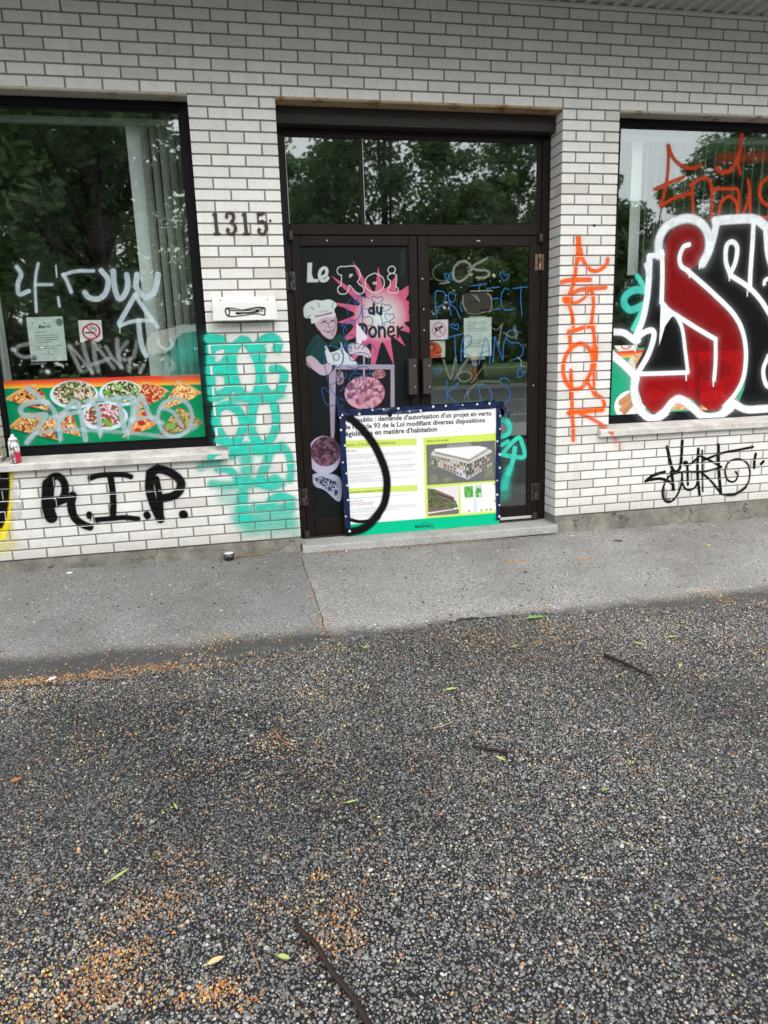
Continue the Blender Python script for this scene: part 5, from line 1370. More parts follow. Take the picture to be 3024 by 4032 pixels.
# ------------------------------------------------------------------ prints, stickers, papers on and behind the glass
def letters(plane, y, parent, x0=-9, x1=9, dz=0):
    for pl, body, a, b, c, d, colr, bold in TXT:
        if pl == plane and x0 <= a <= x1: lettering(body, a, b+dz, c, d+dz, colr, bold, y, parent)
def thing_sheet(key, name, y, label, cat, rect=None, cell=0.0025, cut=False, group=None):
    it = parse(ART[key]); rect = rect or bounds(it, 0.0)
    o = printed(key, name, rect, y, cell, None, 0.5 if cut else None); tag(o, label, cat, group); return o
thing_sheet('pizza', 'food_banner', 0.1172, 'green window banner printed with pizza slices and salad plates', 'banner', (-1.764, -0.581, 0.705, 1.117), 0.003)
thing_sheet('rbanner', 'food_banner', 0.1172, 'green window banner with egg rolls behind the red graffiti', 'banner', (2.352, 4.23, 0.705, 1.215), 0.004)
pst = thing_sheet('poster', 'door_poster', 0.1974, 'black doner kebab poster with cook and pink burst in the left door', 'poster', (0.118, 0.854, 0.074, 1.916), 0.0032)
letters('pane2', 0.1969, pst, 0, 0.9)
m_ = thing_sheet('merci', 'thank_you_notice', 0.1275, 'pale thank-you notice headed Merci! taped inside the left window', 'notice', None, 0.0022, True); letters('pane', 0.1268, m_, -2, 0)
thing_sheet('nosmoke', 'no_smoking_sticker', 0.1272, 'torn white no smoking sticker in the left window', 'sticker', None, 0.0018, True)
thing_sheet('nodog', 'no_dogs_sticker', 0.2050, 'square white no dogs sticker on the right door', 'sticker', None, 0.0018, True)
s_ = thing_sheet('pullsign', 'pull_sticker', 0.2050, 'red and cream sticker below the no dogs sticker', 'sticker', None, 0.0018, True)
p_ = thing_sheet('doorpaper', 'door_notice', 0.2050, 'typed white paper notice taped in the right door', 'notice', None, 0.0022, True)
for pl, body, a, b, c, d, colr, bold in TXT:
    if pl == 'pane2' and a > 0.95: lettering(body, a, b, c, d, colr, bold, 0.2044, s_ if body == 'TIREZ' else door_r)
thing_sheet('patch', 'tape_residue', 0.1955, 'dark torn tape patch stuck over the word on the right door', 'tape', None, 0.0025, True)

# ------------------------------------------------------------------ blinds inside
def blind(name, xs, zb, mats, label, rail):
    e = empty(name, (xs[0], 0.27, 0.7)); tag(e, label, 'blinds')
    for k, (x, z, an) in enumerate(zip(xs, zb, mats)):
        q = MB(); hw = 0.0445; n = 4; vs = []
        for zz in (z, 2.63):
            for i in range(n+1):
                u = -hw+2*hw*i/n; vs.append((u, 0.004*(1-(u/hw)**2), zz-0.7))
        q.add(vs, [(i, i+1, n+1+i+1, n+1+i) for i in range(n)])
        o = q.build('slat', MAT['blind_pale' if an > 80 else 'blind'], e, True); o.location = (x-xs[0], 0, 0); o.rotation_euler = (0, 0, R(an if an <= 80 else an-100))
    MB().box(rail[0]-xs[0], rail[1]-xs[0], -0.02, 0.02, 1.93, 1.965).build('head_rail', MAT['blind'], e)
blind('vertical_blind', [-0.862, -0.80, -0.745, -0.69, -0.64, -0.595, -0.56], [0.72]*7, [108, 62, 66, 60, 64, 68, 66], 'pale vertical blinds gathered at the side of the left window', (-1.76, -0.53))
blind('vertical_blind', [-1.83, -1.79], [0.72]*2, [104, 60], 'single pale blind slat at the far side of the pizza window', (-1.90, -1.77))
xr = [2.575+0.079*i for i in range(22)]
blind('vertical_blind', xr, [1.72]+[1.0]*21, [106]+[58+random.uniform(-5, 5) for _ in range(21)], 'vertical blinds hanging behind the right window', (2.32, 4.28))

# ------------------------------------------------------------------ house numerals
def ribbon(q, pts, wds, y0, y1):
    P = cr(pts, False, 6); n = len(P); W = 1.25*np.interp(np.linspace(0, 1, n), np.linspace(0, 1, len(wds)), wds)
    T = np.gradient(P, axis=0); T /= np.linalg.norm(T, axis=1)[:, None]+1e-9; N = np.stack([-T[:, 1], T[:, 0]], -1)
    A, B = P+N*W[:, None]/2, P-N*W[:, None]/2; vs = []
    for (p, b) in zip(A, B):
        m = (p+b)/2
        ins = lambda v: m+(v-m)*0.72
        vs += [(p[0], y1, p[1]), (p[0], y0+0.003, p[1]), (*[ins(p)[0]], y0, ins(p)[1]), (ins(b)[0], y0, ins(b)[1]), (b[0], y0+0.003, b[1]), (b[0], y1, b[1])]
    fs = [(i*6+k, i*6+k+1, (i+1)*6+k+1, (i+1)*6+k) for i in range(n-1) for k in range(5)]+[tuple(range(6)), tuple(range((n-1)*6+5, (n-1)*6-1, -1))]
    q.add(vs, fs)
def numeral(ch, x, label):
    q = MB(); H = 0.130
    if ch == '1':
        ribbon(q, [(0.022, 0.004), (0.020, 0.06), (0.019, 0.126)], [0.017, 0.016, 0.017], -0.0100, -0.001)
        ribbon(q, [(0.000, 0.004), (0.022, 0.0055), (0.043, 0.004)], [0.007, 0.010, 0.007], -0.0104, -0.001)
        ribbon(q, [(0.000, 0.112), (0.010, 0.117), (0.022, 0.128)], [0.004, 0.008, 0.006], -0.0096, -0.001)
    if ch == '3':
        ribbon(q, [(0.014, 0.098), (0.006, 0.106), (0.012, 0.122), (0.032, 0.127), (0.050, 0.114), (0.048, 0.090), (0.026, 0.070)], [0.017, 0.012, 0.009, 0.010, 0.015, 0.014, 0.006], -0.0100, -0.001)
        ribbon(q, [(0.026, 0.070), (0.050, 0.058), (0.056, 0.032), (0.042, 0.008), (0.018, 0.005), (0.006, 0.022), (0.016, 0.034)], [0.006, 0.013, 0.017, 0.013, 0.010, 0.013, 0.017], -0.0104, -0.001)
    if ch == '5':
        ribbon(q, [(0.007, 0.066), (0.007, 0.096), (0.008, 0.126)], [0.008, 0.008, 0.010], -0.0096, -0.001)
        ribbon(q, [(0.006, 0.122), (0.028, 0.119), (0.052, 0.126)], [0.012, 0.013, 0.008], -0.0100, -0.001)
        ribbon(q, [(0.008, 0.068), (0.030, 0.079), (0.052, 0.062), (0.054, 0.030), (0.040, 0.007), (0.018, 0.005), (0.006, 0.022), (0.016, 0.034)], [0.006, 0.010, 0.016, 0.017, 0.012, 0.010, 0.013, 0.017], -0.0104, -0.001)
    o = q.build('house_numeral', MAT['brass']); o.location = (x, -0.001, 1.955); tag(o, label, 'house number', 'numerals of the house number 1315')
    for (sx, sz) in {'1': [(0.022, 0.010), (0.019, 0.120)], '3': [(0.014, 0.100), (0.046, 0.020)], '5': [(0.030, 0.120), (0.047, 0.020)]}[ch]:
        c = MB(); c.lathe([(0.003, 0), (0.0028, 0.0012), (0.001, 0.0018)], 8); s = c.build('screw', MAT['hinge_dark'], o); s.rotation_euler = (R(90), 0, 0); s.location = (sx, -0.0105, sz)
numeral('1', -0.423, 'brassy worn numeral 1, first of the house number 1315'); numeral('3', -0.345, 'dark metal numeral 3 of the house number')
numeral('1', -0.246, 'metal numeral 1 between the 3 and the 5'); numeral('5', -0.155, 'dark metal numeral 5, last of the house number')
c = MB(); c.lathe([(0.0085, 0), (0.0075, 0.003), (0.003, 0.004)], 12); o = c.build('bolt_anchor', MAT['hinge_dark']); o.rotation_euler = (R(90), 0, 0); o.location = (-0.073, 0.0, 2.036); tag(o, 'dark bolt hole plug beside the numeral 5', 'bolt')
c = MB(); c.lathe([(0.010, 0), (0.009, 0.003), (0.003, 0.004)], 12); o = c.build('bolt_anchor', MAT['hinge_dark']); o.rotation_euler = (R(90), 0, 0); o.location = (2.115, 0.0, 2.017); tag(o, 'dark bolt hole plug on the pier above the orange tag', 'bolt')

# ------------------------------------------------------------------ newspaper holder
mb = empty('newspaper_box', (-0.27, 0, 1.44)); tag(mb, 'white metal newspaper box printed with a rolled newspaper on the wall', 'mailbox')
q = MB(); q.box(-0.196, 0.198, -0.0105, -0.002, 0.107, 0.146, 0.002); q.build('mounting_flange', MAT['white_enamel'], mb)
q = MB(); x0, x1 = -0.194, 0.198
q.add([(x0,-0.011,0.108),(x1,-0.011,0.108),(x1,-0.074,0.104),(x0,-0.074,0.104),(x0,-0.076,0.0),(x1,-0.076,0.0),(x0,-0.003,0.012),(x1,-0.003,0.012),(x0,-0.073,0.0),(x1,-0.073,0.0),(x0,-0.071,0.100),(x1,-0.071,0.100)],
      [(0,3,2,1),(3,4,5,2),(0,6,4,3),(1,2,5,7),(4,8,9,5),(8,10,11,9)])
body = q.build('body', MAT['white_enamel'], mb)
for x in (-0.144, 0.148):
    c = MB(); c.lathe([(0.0045, 0), (0.004, 0.0015)], 10); s = c.build('rivet', MAT['hinge_dark'], mb); s.rotation_euler = (R(90), 0, 0); s.location = (x, -0.0105, 0.126)
xs, zs, C, A = raster(parse(ART['news'])[1:], -0.44, -0.10, 1.452, 1.530, 0.0022)
o = sheet('newspaper_print', xs, zs, C, A, -0.0775, MAT['paint'], None); o.parent = mb; o.matrix_parent_inverse = Matrix.Translation((0.27, 0, -1.44))

# ------------------------------------------------------------------ notice board leaning on the doors
nb = empty('notice_board', (0.327, 0.12, -0.0535), (-math.atan(0.035/0.885), 0, 0))
tag(nb, 'white public notice board with green footer and blue tape edges on the door step', 'notice board')
W_, H_ = 1.153, 0.885
MB().box(0, W_, 0.0, 0.010, 0, H_).build('panel', MAT['coroplast'], nb)
xs, zs, C, A = raster(parse(ART['board']), 0.001, W_-0.001, 0.001, H_-0.001, 0.0028)
prt = sheet('printed_face', xs, zs, C, np.ones_like(A), -0.0010, MAT['print'], nb, keep_all=True)
for pl, body_, a, b, c, d, colr, bold in TXT:
    if pl == 'board': lettering(body_, a, (b+d)/2, c, (b+d)/2, colr, bold, -0.0016, prt)
it = parse(ART['board_spray']); xs, zs, C, A = raster(it, 0.0, 0.45, 0.003, H_-0.004, 0.0035)
o = sheet('graffiti', xs, zs, C, A, -0.0042, MAT['paint'], nb); o['label'] = 'black sprayed arc across the left half'
def tape(x0, z0, x1, z1, wd, amp, name='tape'):
    """crinkled strip of tape along an edge of the board"""
    n, m = 60, 8; L = math.hypot(x1-x0, z1-z0); ux, uz = (x1-x0)/L, (z1-z0)/L; V = []
    for i in range(n+1):
        for j in range(m+1):
            s, v = L*i/n, (j/m-0.5)*wd*(1+0.22*mnoise.noise((L*i/n*5, 9, x0)))
            off = 0.012*mnoise.noise((s*3, 2, z0+x0))
            y = -0.0026-abs(amp*mnoise.noise((s*16, v*22, 5+x0)))-0.0008*abs(mnoise.noise((s*60, v*90, 1)))
            V.append((x0+ux*s-uz*(v+off), y, z0+uz*s+ux*(v+off)))
    F = [(i*(m+1)+j, (i+1)*(m+1)+j, (i+1)*(m+1)+j+1, i*(m+1)+j+1) for i in range(n) for j in range(m)]
    o = link(bpy.data.objects.new(name, np_mesh(name, V, F, MAT['tape'], smooth=True)), nb)
    k = 0.03
    while k < L-0.02:
        q = MB(); rr = random.uniform(0.0060, 0.0095); v = random.choice((-0.27, 0.25))*wd; cx, cz = x0+ux*k-uz*v, z0+uz*k+ux*v
        q.add([(cx+rr*math.cos(2*math.pi*t_/14), -0.0036-amp*0.75, cz+rr*math.sin(2*math.pi*t_/14)) for t_ in range(14)], [tuple(range(14))])
        q.build('tape_roundel', MAT['coroplast'], o)
        lettering('fix', cx-0.006, cz-0.002, cx+0.006, cz-0.002, '30,60,120', 0, -0.0040-amp*0.75, o) if False else None
        k += random.uniform(0.078, 0.125)
    return o
tape(0.018, 0.01, 0.014, 0.90, 0.042, 0.006); tape(-0.012, 0.872, 1.165, 0.880, 0.046, 0.012); tape(W_-0.010, 0.03, W_+0.006, 0.885, 0.036, 0.008)
# twisted loose end of the tape at the upper corner
V = []; n, m = 22, 6
for i in range(n+1):
    s = i/n; cx, cz = 1.145+0.10*s, 0.878-0.055*s+0.02*math.sin(s*5); wv = 0.022*(1-0.3*s)*(1+0.4*math.sin(s*9)); tw = 0.6*math.sin(s*7)
    for j in range(m+1):
        v = (j/m-0.5)*2*wv; V.append((cx+0.25*v, -0.014-0.012*math.sin(s*6)-v*math.sin(tw)-0.004*mnoise.noise((s*20, j*0.9, 1)), cz+v*math.cos(tw)))
F = [(i*(m+1)+j, (i+1)*(m+1)+j, (i+1)*(m+1)+j+1, i*(m+1)+j+1) for i in range(n) for j in range(m)]
link(bpy.data.objects.new('tape', np_mesh('tape', V, F, MAT['tape'], smooth=True)), nb)
MB().box(-0.012, 0.034, -0.003, 0.0, 0.86, 0.935).build('tape', MAT['tape'], nb)

# ------------------------------------------------------------------ small things by the wall
e = empty('spray_can', (-1.722, -0.006, 0.6245)); tag(e, 'paint-splashed white and red spray can standing on the left sill', 'spray can')
MB().lathe([(0.029, 0.0), (0.031, 0.003), (0.031, 0.128), (0.029, 0.134), (0.026, 0.137)], 24).build('body', MAT['can'], e, True)
MB().lathe([(0.026, 0.137), (0.024, 0.148), (0.014, 0.157), (0.012, 0.160)], 24).build('shoulder', MAT['cap_white'], e, True)
MB().lathe([(0.010, 0.160), (0.010, 0.170), (0.008, 0.174), (0.004, 0.175)], 16).build('nozzle', MAT['cap_white'], e, True)
zz = float(zg(-0.48))+0.004
e = empty('can_cap', (-0.487, -0.085, zz+0.000), (0, 0, 0)); tag(e, 'small black plastic cap with white ribbed inside on the pavement', 'cap')
q = MB(); n = 28; pr = [(0.030, 0.0), (0.032, 0.003), (0.0335, 0.046), (0.0315, 0.046), (0.029, 0.030)]
q.lathe(pr, n); q.f = q.f[:-1]; q.build('shell', MAT['cap_black'], e, True)
q = MB(); q.lathe([(0.0285, 0.030), (0.0310, 0.0455), (0.0290, 0.0457), (0.004, 0.044)], n)
q.build('lining', MAT['cap_white'], e, True)
for k in range(7):
    a = -0.022+0.0073*k; L = math.sqrt(0.028**2-a*a); o = MB().box(a-0.0013, a+0.0013, -L, L, 0.0450, 0.0478).build('rib', MAT['cap_white'], e)
def chip(name, mat, loc, size, rz, label, cat, group=None, seed=0):
    rr = random.Random(seed); q = MB(); n = 9; a, b, h = size; top = []; bot = []
    for k in range(n):
        th = 2*math.pi*k/n; f = rr.uniform(0.75, 1.1); top.append((a*f*0.9*math.cos(th), b*f*0.9*math.sin(th), h*rr.uniform(0.8, 1.1))); bot.append((a*f*math.cos(th), b*f*math.sin(th), 0.0))
    q.add(top+bot+[(0, 0, h*1.1)], [(k, (k+1) % n, 2*n) for k in range(n)]+[(n+k, n+(k+1) % n, (k+1) % n, k) for k in range(n)])
    o = q.build(name, mat); o.location = loc; o.rotation_euler = (0, 0, rz); tag(o, label, cat, group); return o
def gz(x, y): return float(zg(x))+(0.0045 if y > edge_fn(x)+0.10 else -0.0095)
q = MB(); q.box(-0.085, 0.085, -0.009, 0.009, 0, 0.009, 0.001); o = q.build('wood_lath', MAT['wood_lath']); o.location = (-0.36, -0.035, gz(-0.36, 0)); o.rotation_euler = (0, 0.0, R(2)); tag(o, 'thin brown strip of wood lying along the wall beside the cap', 'wood')
for (nm, mt, x, y, sz, rz, lb, ct) in [
    ('bark_piece', 'bark_chip', 2.19, -0.34, (0.032, 0.012, 0.006), -0.7, 'dark brown bark piece on the pavement under the right window', 'bark'),
    ('bark_piece', 'bark_chip', 1.275, -0.86, (0.016, 0.009, 0.007), 0.6, 'small brown bark lump on the pavement before the door', 'bark'),
    ('paint_flake', 'white_chip', 1.95, -0.12, (0.014, 0.009, 0.002), 0.2, 'white paint flake by the wall right of the step', 'flake'),
    ('paint_flake', 'white_chip', 0.30, -0.085, (0.013, 0.008, 0.002), 0.4, 'white paint flake at the foot of the door step', 'flake'),
    ('paper_scrap', 'coroplast', -1.205, -1.735, (0.020, 0.012, 0.003), 0.5, 'crumpled pale paper scrap at the edge of the left pavement', 'paper'),
    ('stone', 'white_chip', -1.47, -0.13, (0.018, 0.012, 0.007), 0.1, 'pale stone on the pavement below the R.I.P. letters', 'stone'),
    ('stone', 'straw', 2.70, -0.62, (0.016, 0.012, 0.008), 0.1, 'tan stone at the far right of the pavement', 'stone')]:
    chip(nm, MAT[mt], (x, y, gz(x, y)), sz, rz, lb, ct, None, int(abs(x*100)))
# ------------------------------------------------------------------ twigs and leaves on the asphalt
def twig(pts, r0, r1, mat, label, wob=0.004, name='twig', side=None):
    P = []; n = 14; a, b = Vector(pts[0]), Vector(pts[1])
    for i in range(n+1):
        u = i/n; p = a.lerp(b, u); p = Vector((p[0]+wob*mnoise.noise((u*3, pts[0][0], 1)), p[1]+wob*mnoise.noise((u*3, pts[0][1], 7)), 0)); z = gz(p.x, p.y)+r0*0.8+0.006
        P.append((p.x, p.y, z))
    e = empty(name, P[0]); O = Vector(P[0])
    MB().tube([Vector(p)-O for p in P], [r0+(r1-r0)*i/n+0.25*r0*mnoise.noise((i*0.9, r0*900, 2)) for i in range(n+1)], 8).build('stem', mat, e, True)
    if side:
        for (u, dx, dy, L) in side:
            k = int(u*n); s = Vector(P[k])-O; MB().tube([s, s+Vector((dx*L*0.5, dy*L*0.5, 0.004)), s+Vector((dx*L, dy*L, 0.002))], [r1*0.9, r1*0.7, r1*0.45], 6).build('side_twig', mat, e, True)
    tag(e, label, 'twig'); return e
TB = MAT['twig_bark']
twig([(-0.3184, -3.2616), (-0.18, -3.60)], 0.0060, 0.0075, TB, 'thick dark wet stick at the bottom edge of the picture', 0.02, side=[(0.25, -0.3, -0.9, 0.02)])
twig([(1.1286, -2.0772), (1.2079, -2.3038)], 0.0078, 0.0055, TB, 'straight black stick on the wet asphalt toward the right', 0.010)
twig([(0.3299, -2.6389), (0.4335, -2.7046)], 0.0038, 0.0056, TB, 'short dark reddish twig in the middle of the wet asphalt', 0.010)
twig([(-0.325, -2.36), (-0.27, -2.50)], 0.0022, 0.0016, MAT['brown_leaf'], 'thin forked reddish twig left of the middle', 0.02, side=[(0.6, 0.5, -0.9, 0.05), (0.3, -0.9, 0.3, 0.03)])
twig([(-1.02, -1.77), (-0.86, -1.80)], 0.0042, 0.0024, MAT['wood_lath'], 'thin brown twig along the left edge of the pavement', 0.012)
twig([(1.585, -1.66), (1.655, -1.63)], 0.003, 0.0024, MAT['wood_lath'], 'short tan twig at the pavement edge toward the right', 0.010)
twig([(-0.43, -3.28), (-0.405, -3.40)], 0.0016, 0.0012, MAT['brown_leaf'], 'very thin reddish stalk left of the thick stick', 0.012)
twig([(0.235, -2.50), (0.32, -2.46)], 0.0014, 0.0012, MAT['straw'], 'thin straw stalk in the middle of the asphalt', 0.012)
def leaf(x, y, L, wd, rz, mat, label, curl=0.3, stalk=0.3):
    e = empty('fallen_leaf', (x, y, gz(x, y)+0.008), (0, 0, rz)); n, m = 10, 4; V = []
    for i in range(n+1):
        u = i/n; hw = wd*math.sin(math.pi*min(1, u*0.94+0.05))**0.8*(1-0.35*u)
        for j in range(m+1):
            v = (j/m-0.5)*2; V.append(((u-0.5)*L, v*hw, curl*L*0.25*((u-0.5)**2)*2+abs(v)*hw*0.45+0.0015*mnoise.noise((u*6, v*3, x*9))))
    F = [(i*(m+1)+j, (i+1)*(m+1)+j, (i+1)*(m+1)+j+1, i*(m+1)+j+1) for i in range(n) for j in range(m)]
    link(bpy.data.objects.new('blade', np_mesh('blade', V, F, mat, smooth=True)), e)
    MB().tube([(-0.5*L, 0, 0.003), (-0.7*L, 0.06*L, 0.003), (-(0.5+stalk)*L, 0.02*L, 0.001)], 0.0011, 6).build('stalk', mat, e, True)
    tag(e, label, 'leaf', 'fallen leaves on the asphalt')
LG, LD = MAT['green_leaf'], MAT['leaf_dark_green']
for a in [(1.03, -1.575, 0.10, 0.020, 0.05, LD, 'largest bright green leaf at the edge of the dry pavement'), (0.137, -1.724, 0.036, 0.010, 0.5, LG, 'small green leaf just beyond the dry pavement at centre'),
          (1.3467, -1.997, 0.046, 0.009, -0.9, LG, 'yellow green leaf above the straight black stick'), (0.388, -2.22, 0.05, 0.010, 0.1, LG, 'pale green leaf in the middle of the wet asphalt'),
          (1.386, -2.244, 0.036, 0.008, 0.8, LG, 'small yellow green leaf right of the black stick'), (0.396, -2.734, 0.036, 0.008, -0.9, LG, 'pale leaf just below the short reddish twig'),
          (0.641, -2.967, 0.028, 0.008, 0.1, LD, 'tiny deep green leaf alone on the asphalt at right'), (-0.115, -2.846, 0.036, 0.005, 0.2, LG, 'slender green leaf near the centre of the wet asphalt'),
          (-0.353, -3.365, 0.030, 0.008, -0.5, LG, 'pale green leaf beside the top of the thick stick'), (-0.748, -3.01, 0.055, 0.006, 0.75, LG, 'long yellow green leaf stalk toward the lower left'),
          (0.79, -1.885, 0.034, 0.007, 0.2, LG, 'small curled green leaf below the largest leaf'), (1.54, -1.96, 0.05, 0.009, -0.1, LG, 'green leaf farthest right near the pavement edge'),
          (-1.138, -2.49, 0.032, 0.014, 0.6, MAT['brown_leaf'], 'rust brown dry leaf at the left edge of the picture'), (-0.50, -3.34, 0.040, 0.009, 0.4, MAT['straw'], 'curled straw coloured leaf near the bottom left of the stick'),
          (-0.63, -2.75, 0.03, 0.004, -1.2, LG, 'thin green stalk lying on the left asphalt')]:
    leaf(a[0], a[1], a[2], a[3], a[4], a[5], a[6])
# ------------------------------------------------------------------ loose aggregate and fallen blossom (uncountable)
def scatter_area(n, ymin, ymax, pad):
    """points on the asphalt near the viewer, in a wedge that opens toward the shop"""
    out = []
    while sum(map(len, out)) < n:
        y = RNG.uniform(ymin, ymax, n); k = (y+4.7)
        xl, xr_ = -0.365-0.30*k-pad-0.15, -0.365+0.86*k+pad
        x = RNG.uniform(-2.3, 3.4, n); out.append(np.stack([x, y], -1)[(x > xl) & (x < xr_)])
    return np.vstack(out)[:n]
def stones_mesh(name, P, rad, hfrac, cols, mat, zoff, asp=(0.65, 1.0), sides=6):
    n = len(P); ang = RNG.uniform(0, 2*math.pi, n); a = RNG.uniform(*asp, n); th = np.arange(sides)*2*math.pi/sides
    jit = RNG.uniform(0.78, 1.18, (n, sides)); lx = np.cos(th)*jit*rad[:, None]; ly = np.sin(th)*jit*rad[:, None]*a[:, None]
    ca, sa = np.cos(ang)[:, None], np.sin(ang)[:, None]; X, Y = lx*ca-ly*sa, lx*sa+ly*ca
    h = (rad*hfrac*RNG.uniform(0.6, 1.3, n))[:, None]; tilt = RNG.normal(0, 0.25, (n, 2))
    zb = (zg(P[:, 0])+zoff)[:, None]
    base = np.stack([P[:, :1]+X, P[:, 1:]+Y, np.broadcast_to(zb-0.001, X.shape)], -1)
    Xt, Yt = X*0.66, Y*0.66
    top = np.stack([P[:, :1]+Xt, P[:, 1:]+Yt, zb+h+Xt*tilt[:, :1]+Yt*tilt[:, 1:]], -1)
    V = np.concatenate([base, top], 1).reshape(-1, 3); o = (np.arange(n)*2*sides)[:, None, None]
    k = np.arange(sides); k2 = (k+1) % sides
    side = np.stack([k, k2, k2+sides, k+sides], -1)[None]+o
    tops = np.stack([[sides, sides+1, sides+2, sides+3], [sides, sides+3, sides+4, sides+5]])[None]+o
    F = np.concatenate([side, np.broadcast_to(tops, (n, 2, 4))], 1).reshape(-1, 4)
    col = np.repeat(np.concatenate([cols, np.ones((n, 1))], 1), 2*sides, 0)
    return np_mesh(name, V, F, mat, col)
sp_ = 0.0074; gx_, gy_ = np.meshgrid(np.arange(-2.3, 3.4, sp_), np.arange(-4.1, -1.5, sp_)); P = np.stack([gx_.ravel(), gy_.ravel()], -1)+RNG.uniform(-0.45, 0.45, (gx_.size, 2))*sp_
pn = np.array([mnoise.noise((x*1.1, y*1.6, 21.0))+0.5*mnoise.noise((x*4, y*4, 2.0)) for x, y in P]); k_ = P[:, 1]+4.7; P = P[(P[:, 0] > -0.365-0.30*k_-0.4) & (P[:, 0] < -0.365+0.86*k_+0.25) & (RNG.random(len(P)) < 0.80-0.42*np.clip(pn*1.6, 0, 1))]
yy = np.array([edge_fn(x) for x in P[:, 0]]); P = P[P[:, 1] < yy+0.20]; N = len(P); print('stones', N)
rad = np.clip(RNG.lognormal(math.log(0.0030), 0.40, N), 0.0014, 0.0085)
v = np.clip(RNG.lognormal(math.log(0.165), 0.52, N), 0.025, 0.50)
patch = np.array([mnoise.noise((x*1.3, y*1.3, 4.0)) for x, y in P]); v = v*np.clip(1.05+0.6*patch+0.5*np.array([mnoise.noise((x*0.7+y*0.5, y*0.9, 14.0)) for x, y in P]), 0.35, 1.8)
warm = RNG.uniform(-0.02, 0.14, N); cols = np.stack([v*(1+warm), v, v*(1-warm)], -1)
ag = link(bpy.data.objects.new('gravel', stones_mesh('gravel', P, rad, 0.30, np.clip(cols, 0.01, 0.7), MAT['stones'], -0.0115)))
tag(ag, 'coarse grey stones showing in the wet asphalt', kind='stuff')
N = 60000; P = scatter_area(N, -4.1, -1.38, 0.25); cl = np.array([mnoise.noise((x*2.6, y*2.6, 9.0))+0.6*mnoise.noise((x*8, y*8, 3.0)) for x, y in P])
P = P[(RNG.random(N) < np.clip(0.115+np.maximum(cl, 0)**2*1.3, 0, 1))]
lines = []
for (x, y, sx, sy, n) in [(-1.45, -1.745, 0.42, 0.020, 1500), (-0.8, -1.715, 0.3, 0.016, 420), (0.90, -1.86, 0.20, 0.10, 260), (-0.728, -3.298, 0.05, 0.035, 500), (-0.714, -3.264, 0.035, 0.02, 160), (-0.79, -3.348, 0.05, 0.02, 200), (-0.855, -3.382, 0.05, 0.02, 220), (-0.737, -3.389, 0.05, 0.02, 200), (-0.499, -3.41, 0.03, 0.015, 220), (-0.612, -3.391, 0.04, 0.02, 120), (-0.633, -2.972, 0.05, 0.03, 90), (-0.592, -3.12, 0.06, 0.03, 140), (-0.68, -3.126, 0.06, 0.03, 160), (-0.686, -3.161, 0.05, 0.02, 110), (-0.263, -3.348, 0.04, 0.02, 220), (-0.363, -3.196, 0.03, 0.02, 80), (-0.247, -3.218, 0.06, 0.03, 130), (-0.206, -3.25, 0.04, 0.03, 100), (-0.214, -3.306, 0.02, 0.02, 60), (-0.516, -3.42, 0.03, 0.015, 120), (-0.624, -2.557, 0.06, 0.03, 60), (-0.406, -2.715, 0.06, 0.04, 70), (-0.558, -3.017, 0.05, 0.03, 60), (-0.247, -3.121, 0.02, 0.012, 50), (-0.962, -3.033, 0.05, 0.03, 60), (-0.44, -3.454, 0.03, 0.015, 60), (-0.964, -2.959, 0.05, 0.02, 50),
                          (1.319, -0.62, 0.05, 0.012, 160), (1.755, -0.70, 0.03, 0.016, 110), (-0.025, -0.9, 0.010, 0.35, 130), (-0.02, -1.42, 0.04, 0.1, 90), (0.95, -0.078, 0.50, 0.014, 900), (0.15, -0.072, 0.12, 0.010, 90), (0.08, 0.03, 0.05, 0.012, 40)]:
    n = int(n*0.62) if y < -2 else n; lines.append(np.stack([RNG.normal(x, sx*1.15, n), RNG.normal(y, sy*1.15, n)], -1))
L_ = np.vstack(lines); L_ = L_[~((L_[:, 1] > -0.05) & (L_[:, 0] > 0.0) & (L_[:, 0] < DW))]
Q = np.vstack([P, L_]); N = len(Q); oy = np.array([edge_fn(x) for x in Q[:, 0]]); zoff = np.where(Q[:, 1] > oy+0.06, 0.0050, -0.0085)
pal = np.array([(0.50, 0.22, 0.085), (0.55, 0.33, 0.15), (0.62, 0.50, 0.28), (0.50, 0.48, 0.22), (0.36, 0.14, 0.06)]); wts = np.array([0.20, 0.24, 0.30, 0.18, 0.08])
cols = np.where((np.arange(N) < len(P))[:, None], pal[RNG.choice(5, N, p=wts)], pal[RNG.choice(5, N, p=[0.42, 0.34, 0.08, 0.04, 0.12])])*RNG.uniform(0.5, 1.05, (N, 1))
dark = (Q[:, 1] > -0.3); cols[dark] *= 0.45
rad = np.clip(RNG.lognormal(math.log(0.0024), 0.35, N), 0.0012, 0.0052)
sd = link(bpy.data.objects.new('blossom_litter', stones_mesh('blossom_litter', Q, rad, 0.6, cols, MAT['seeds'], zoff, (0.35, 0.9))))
tag(sd, 'orange and tan fallen blossom litter in drifts', kind='stuff')
N = 2600; P = np.stack([RNG.uniform(-2.2, 3.6, N), RNG.uniform(-1.5, -0.06, N)], -1); rad = np.clip(RNG.lognormal(math.log(0.003), 0.5, N), 0.0015, 0.009)
v = RNG.choice([0.03, 0.5, 0.12, 0.3], N, p=[0.45, 0.15, 0.25, 0.15]); cols = np.stack([v*1.05, v, v*0.92], -1)
gr = link(bpy.data.objects.new('grit', stones_mesh('grit', P, rad, 0.4, cols, MAT['seeds'], 0.0042, (0.3, 0.9)))); tag(gr, 'scattered grit and specks on the dry pavement', kind='stuff')

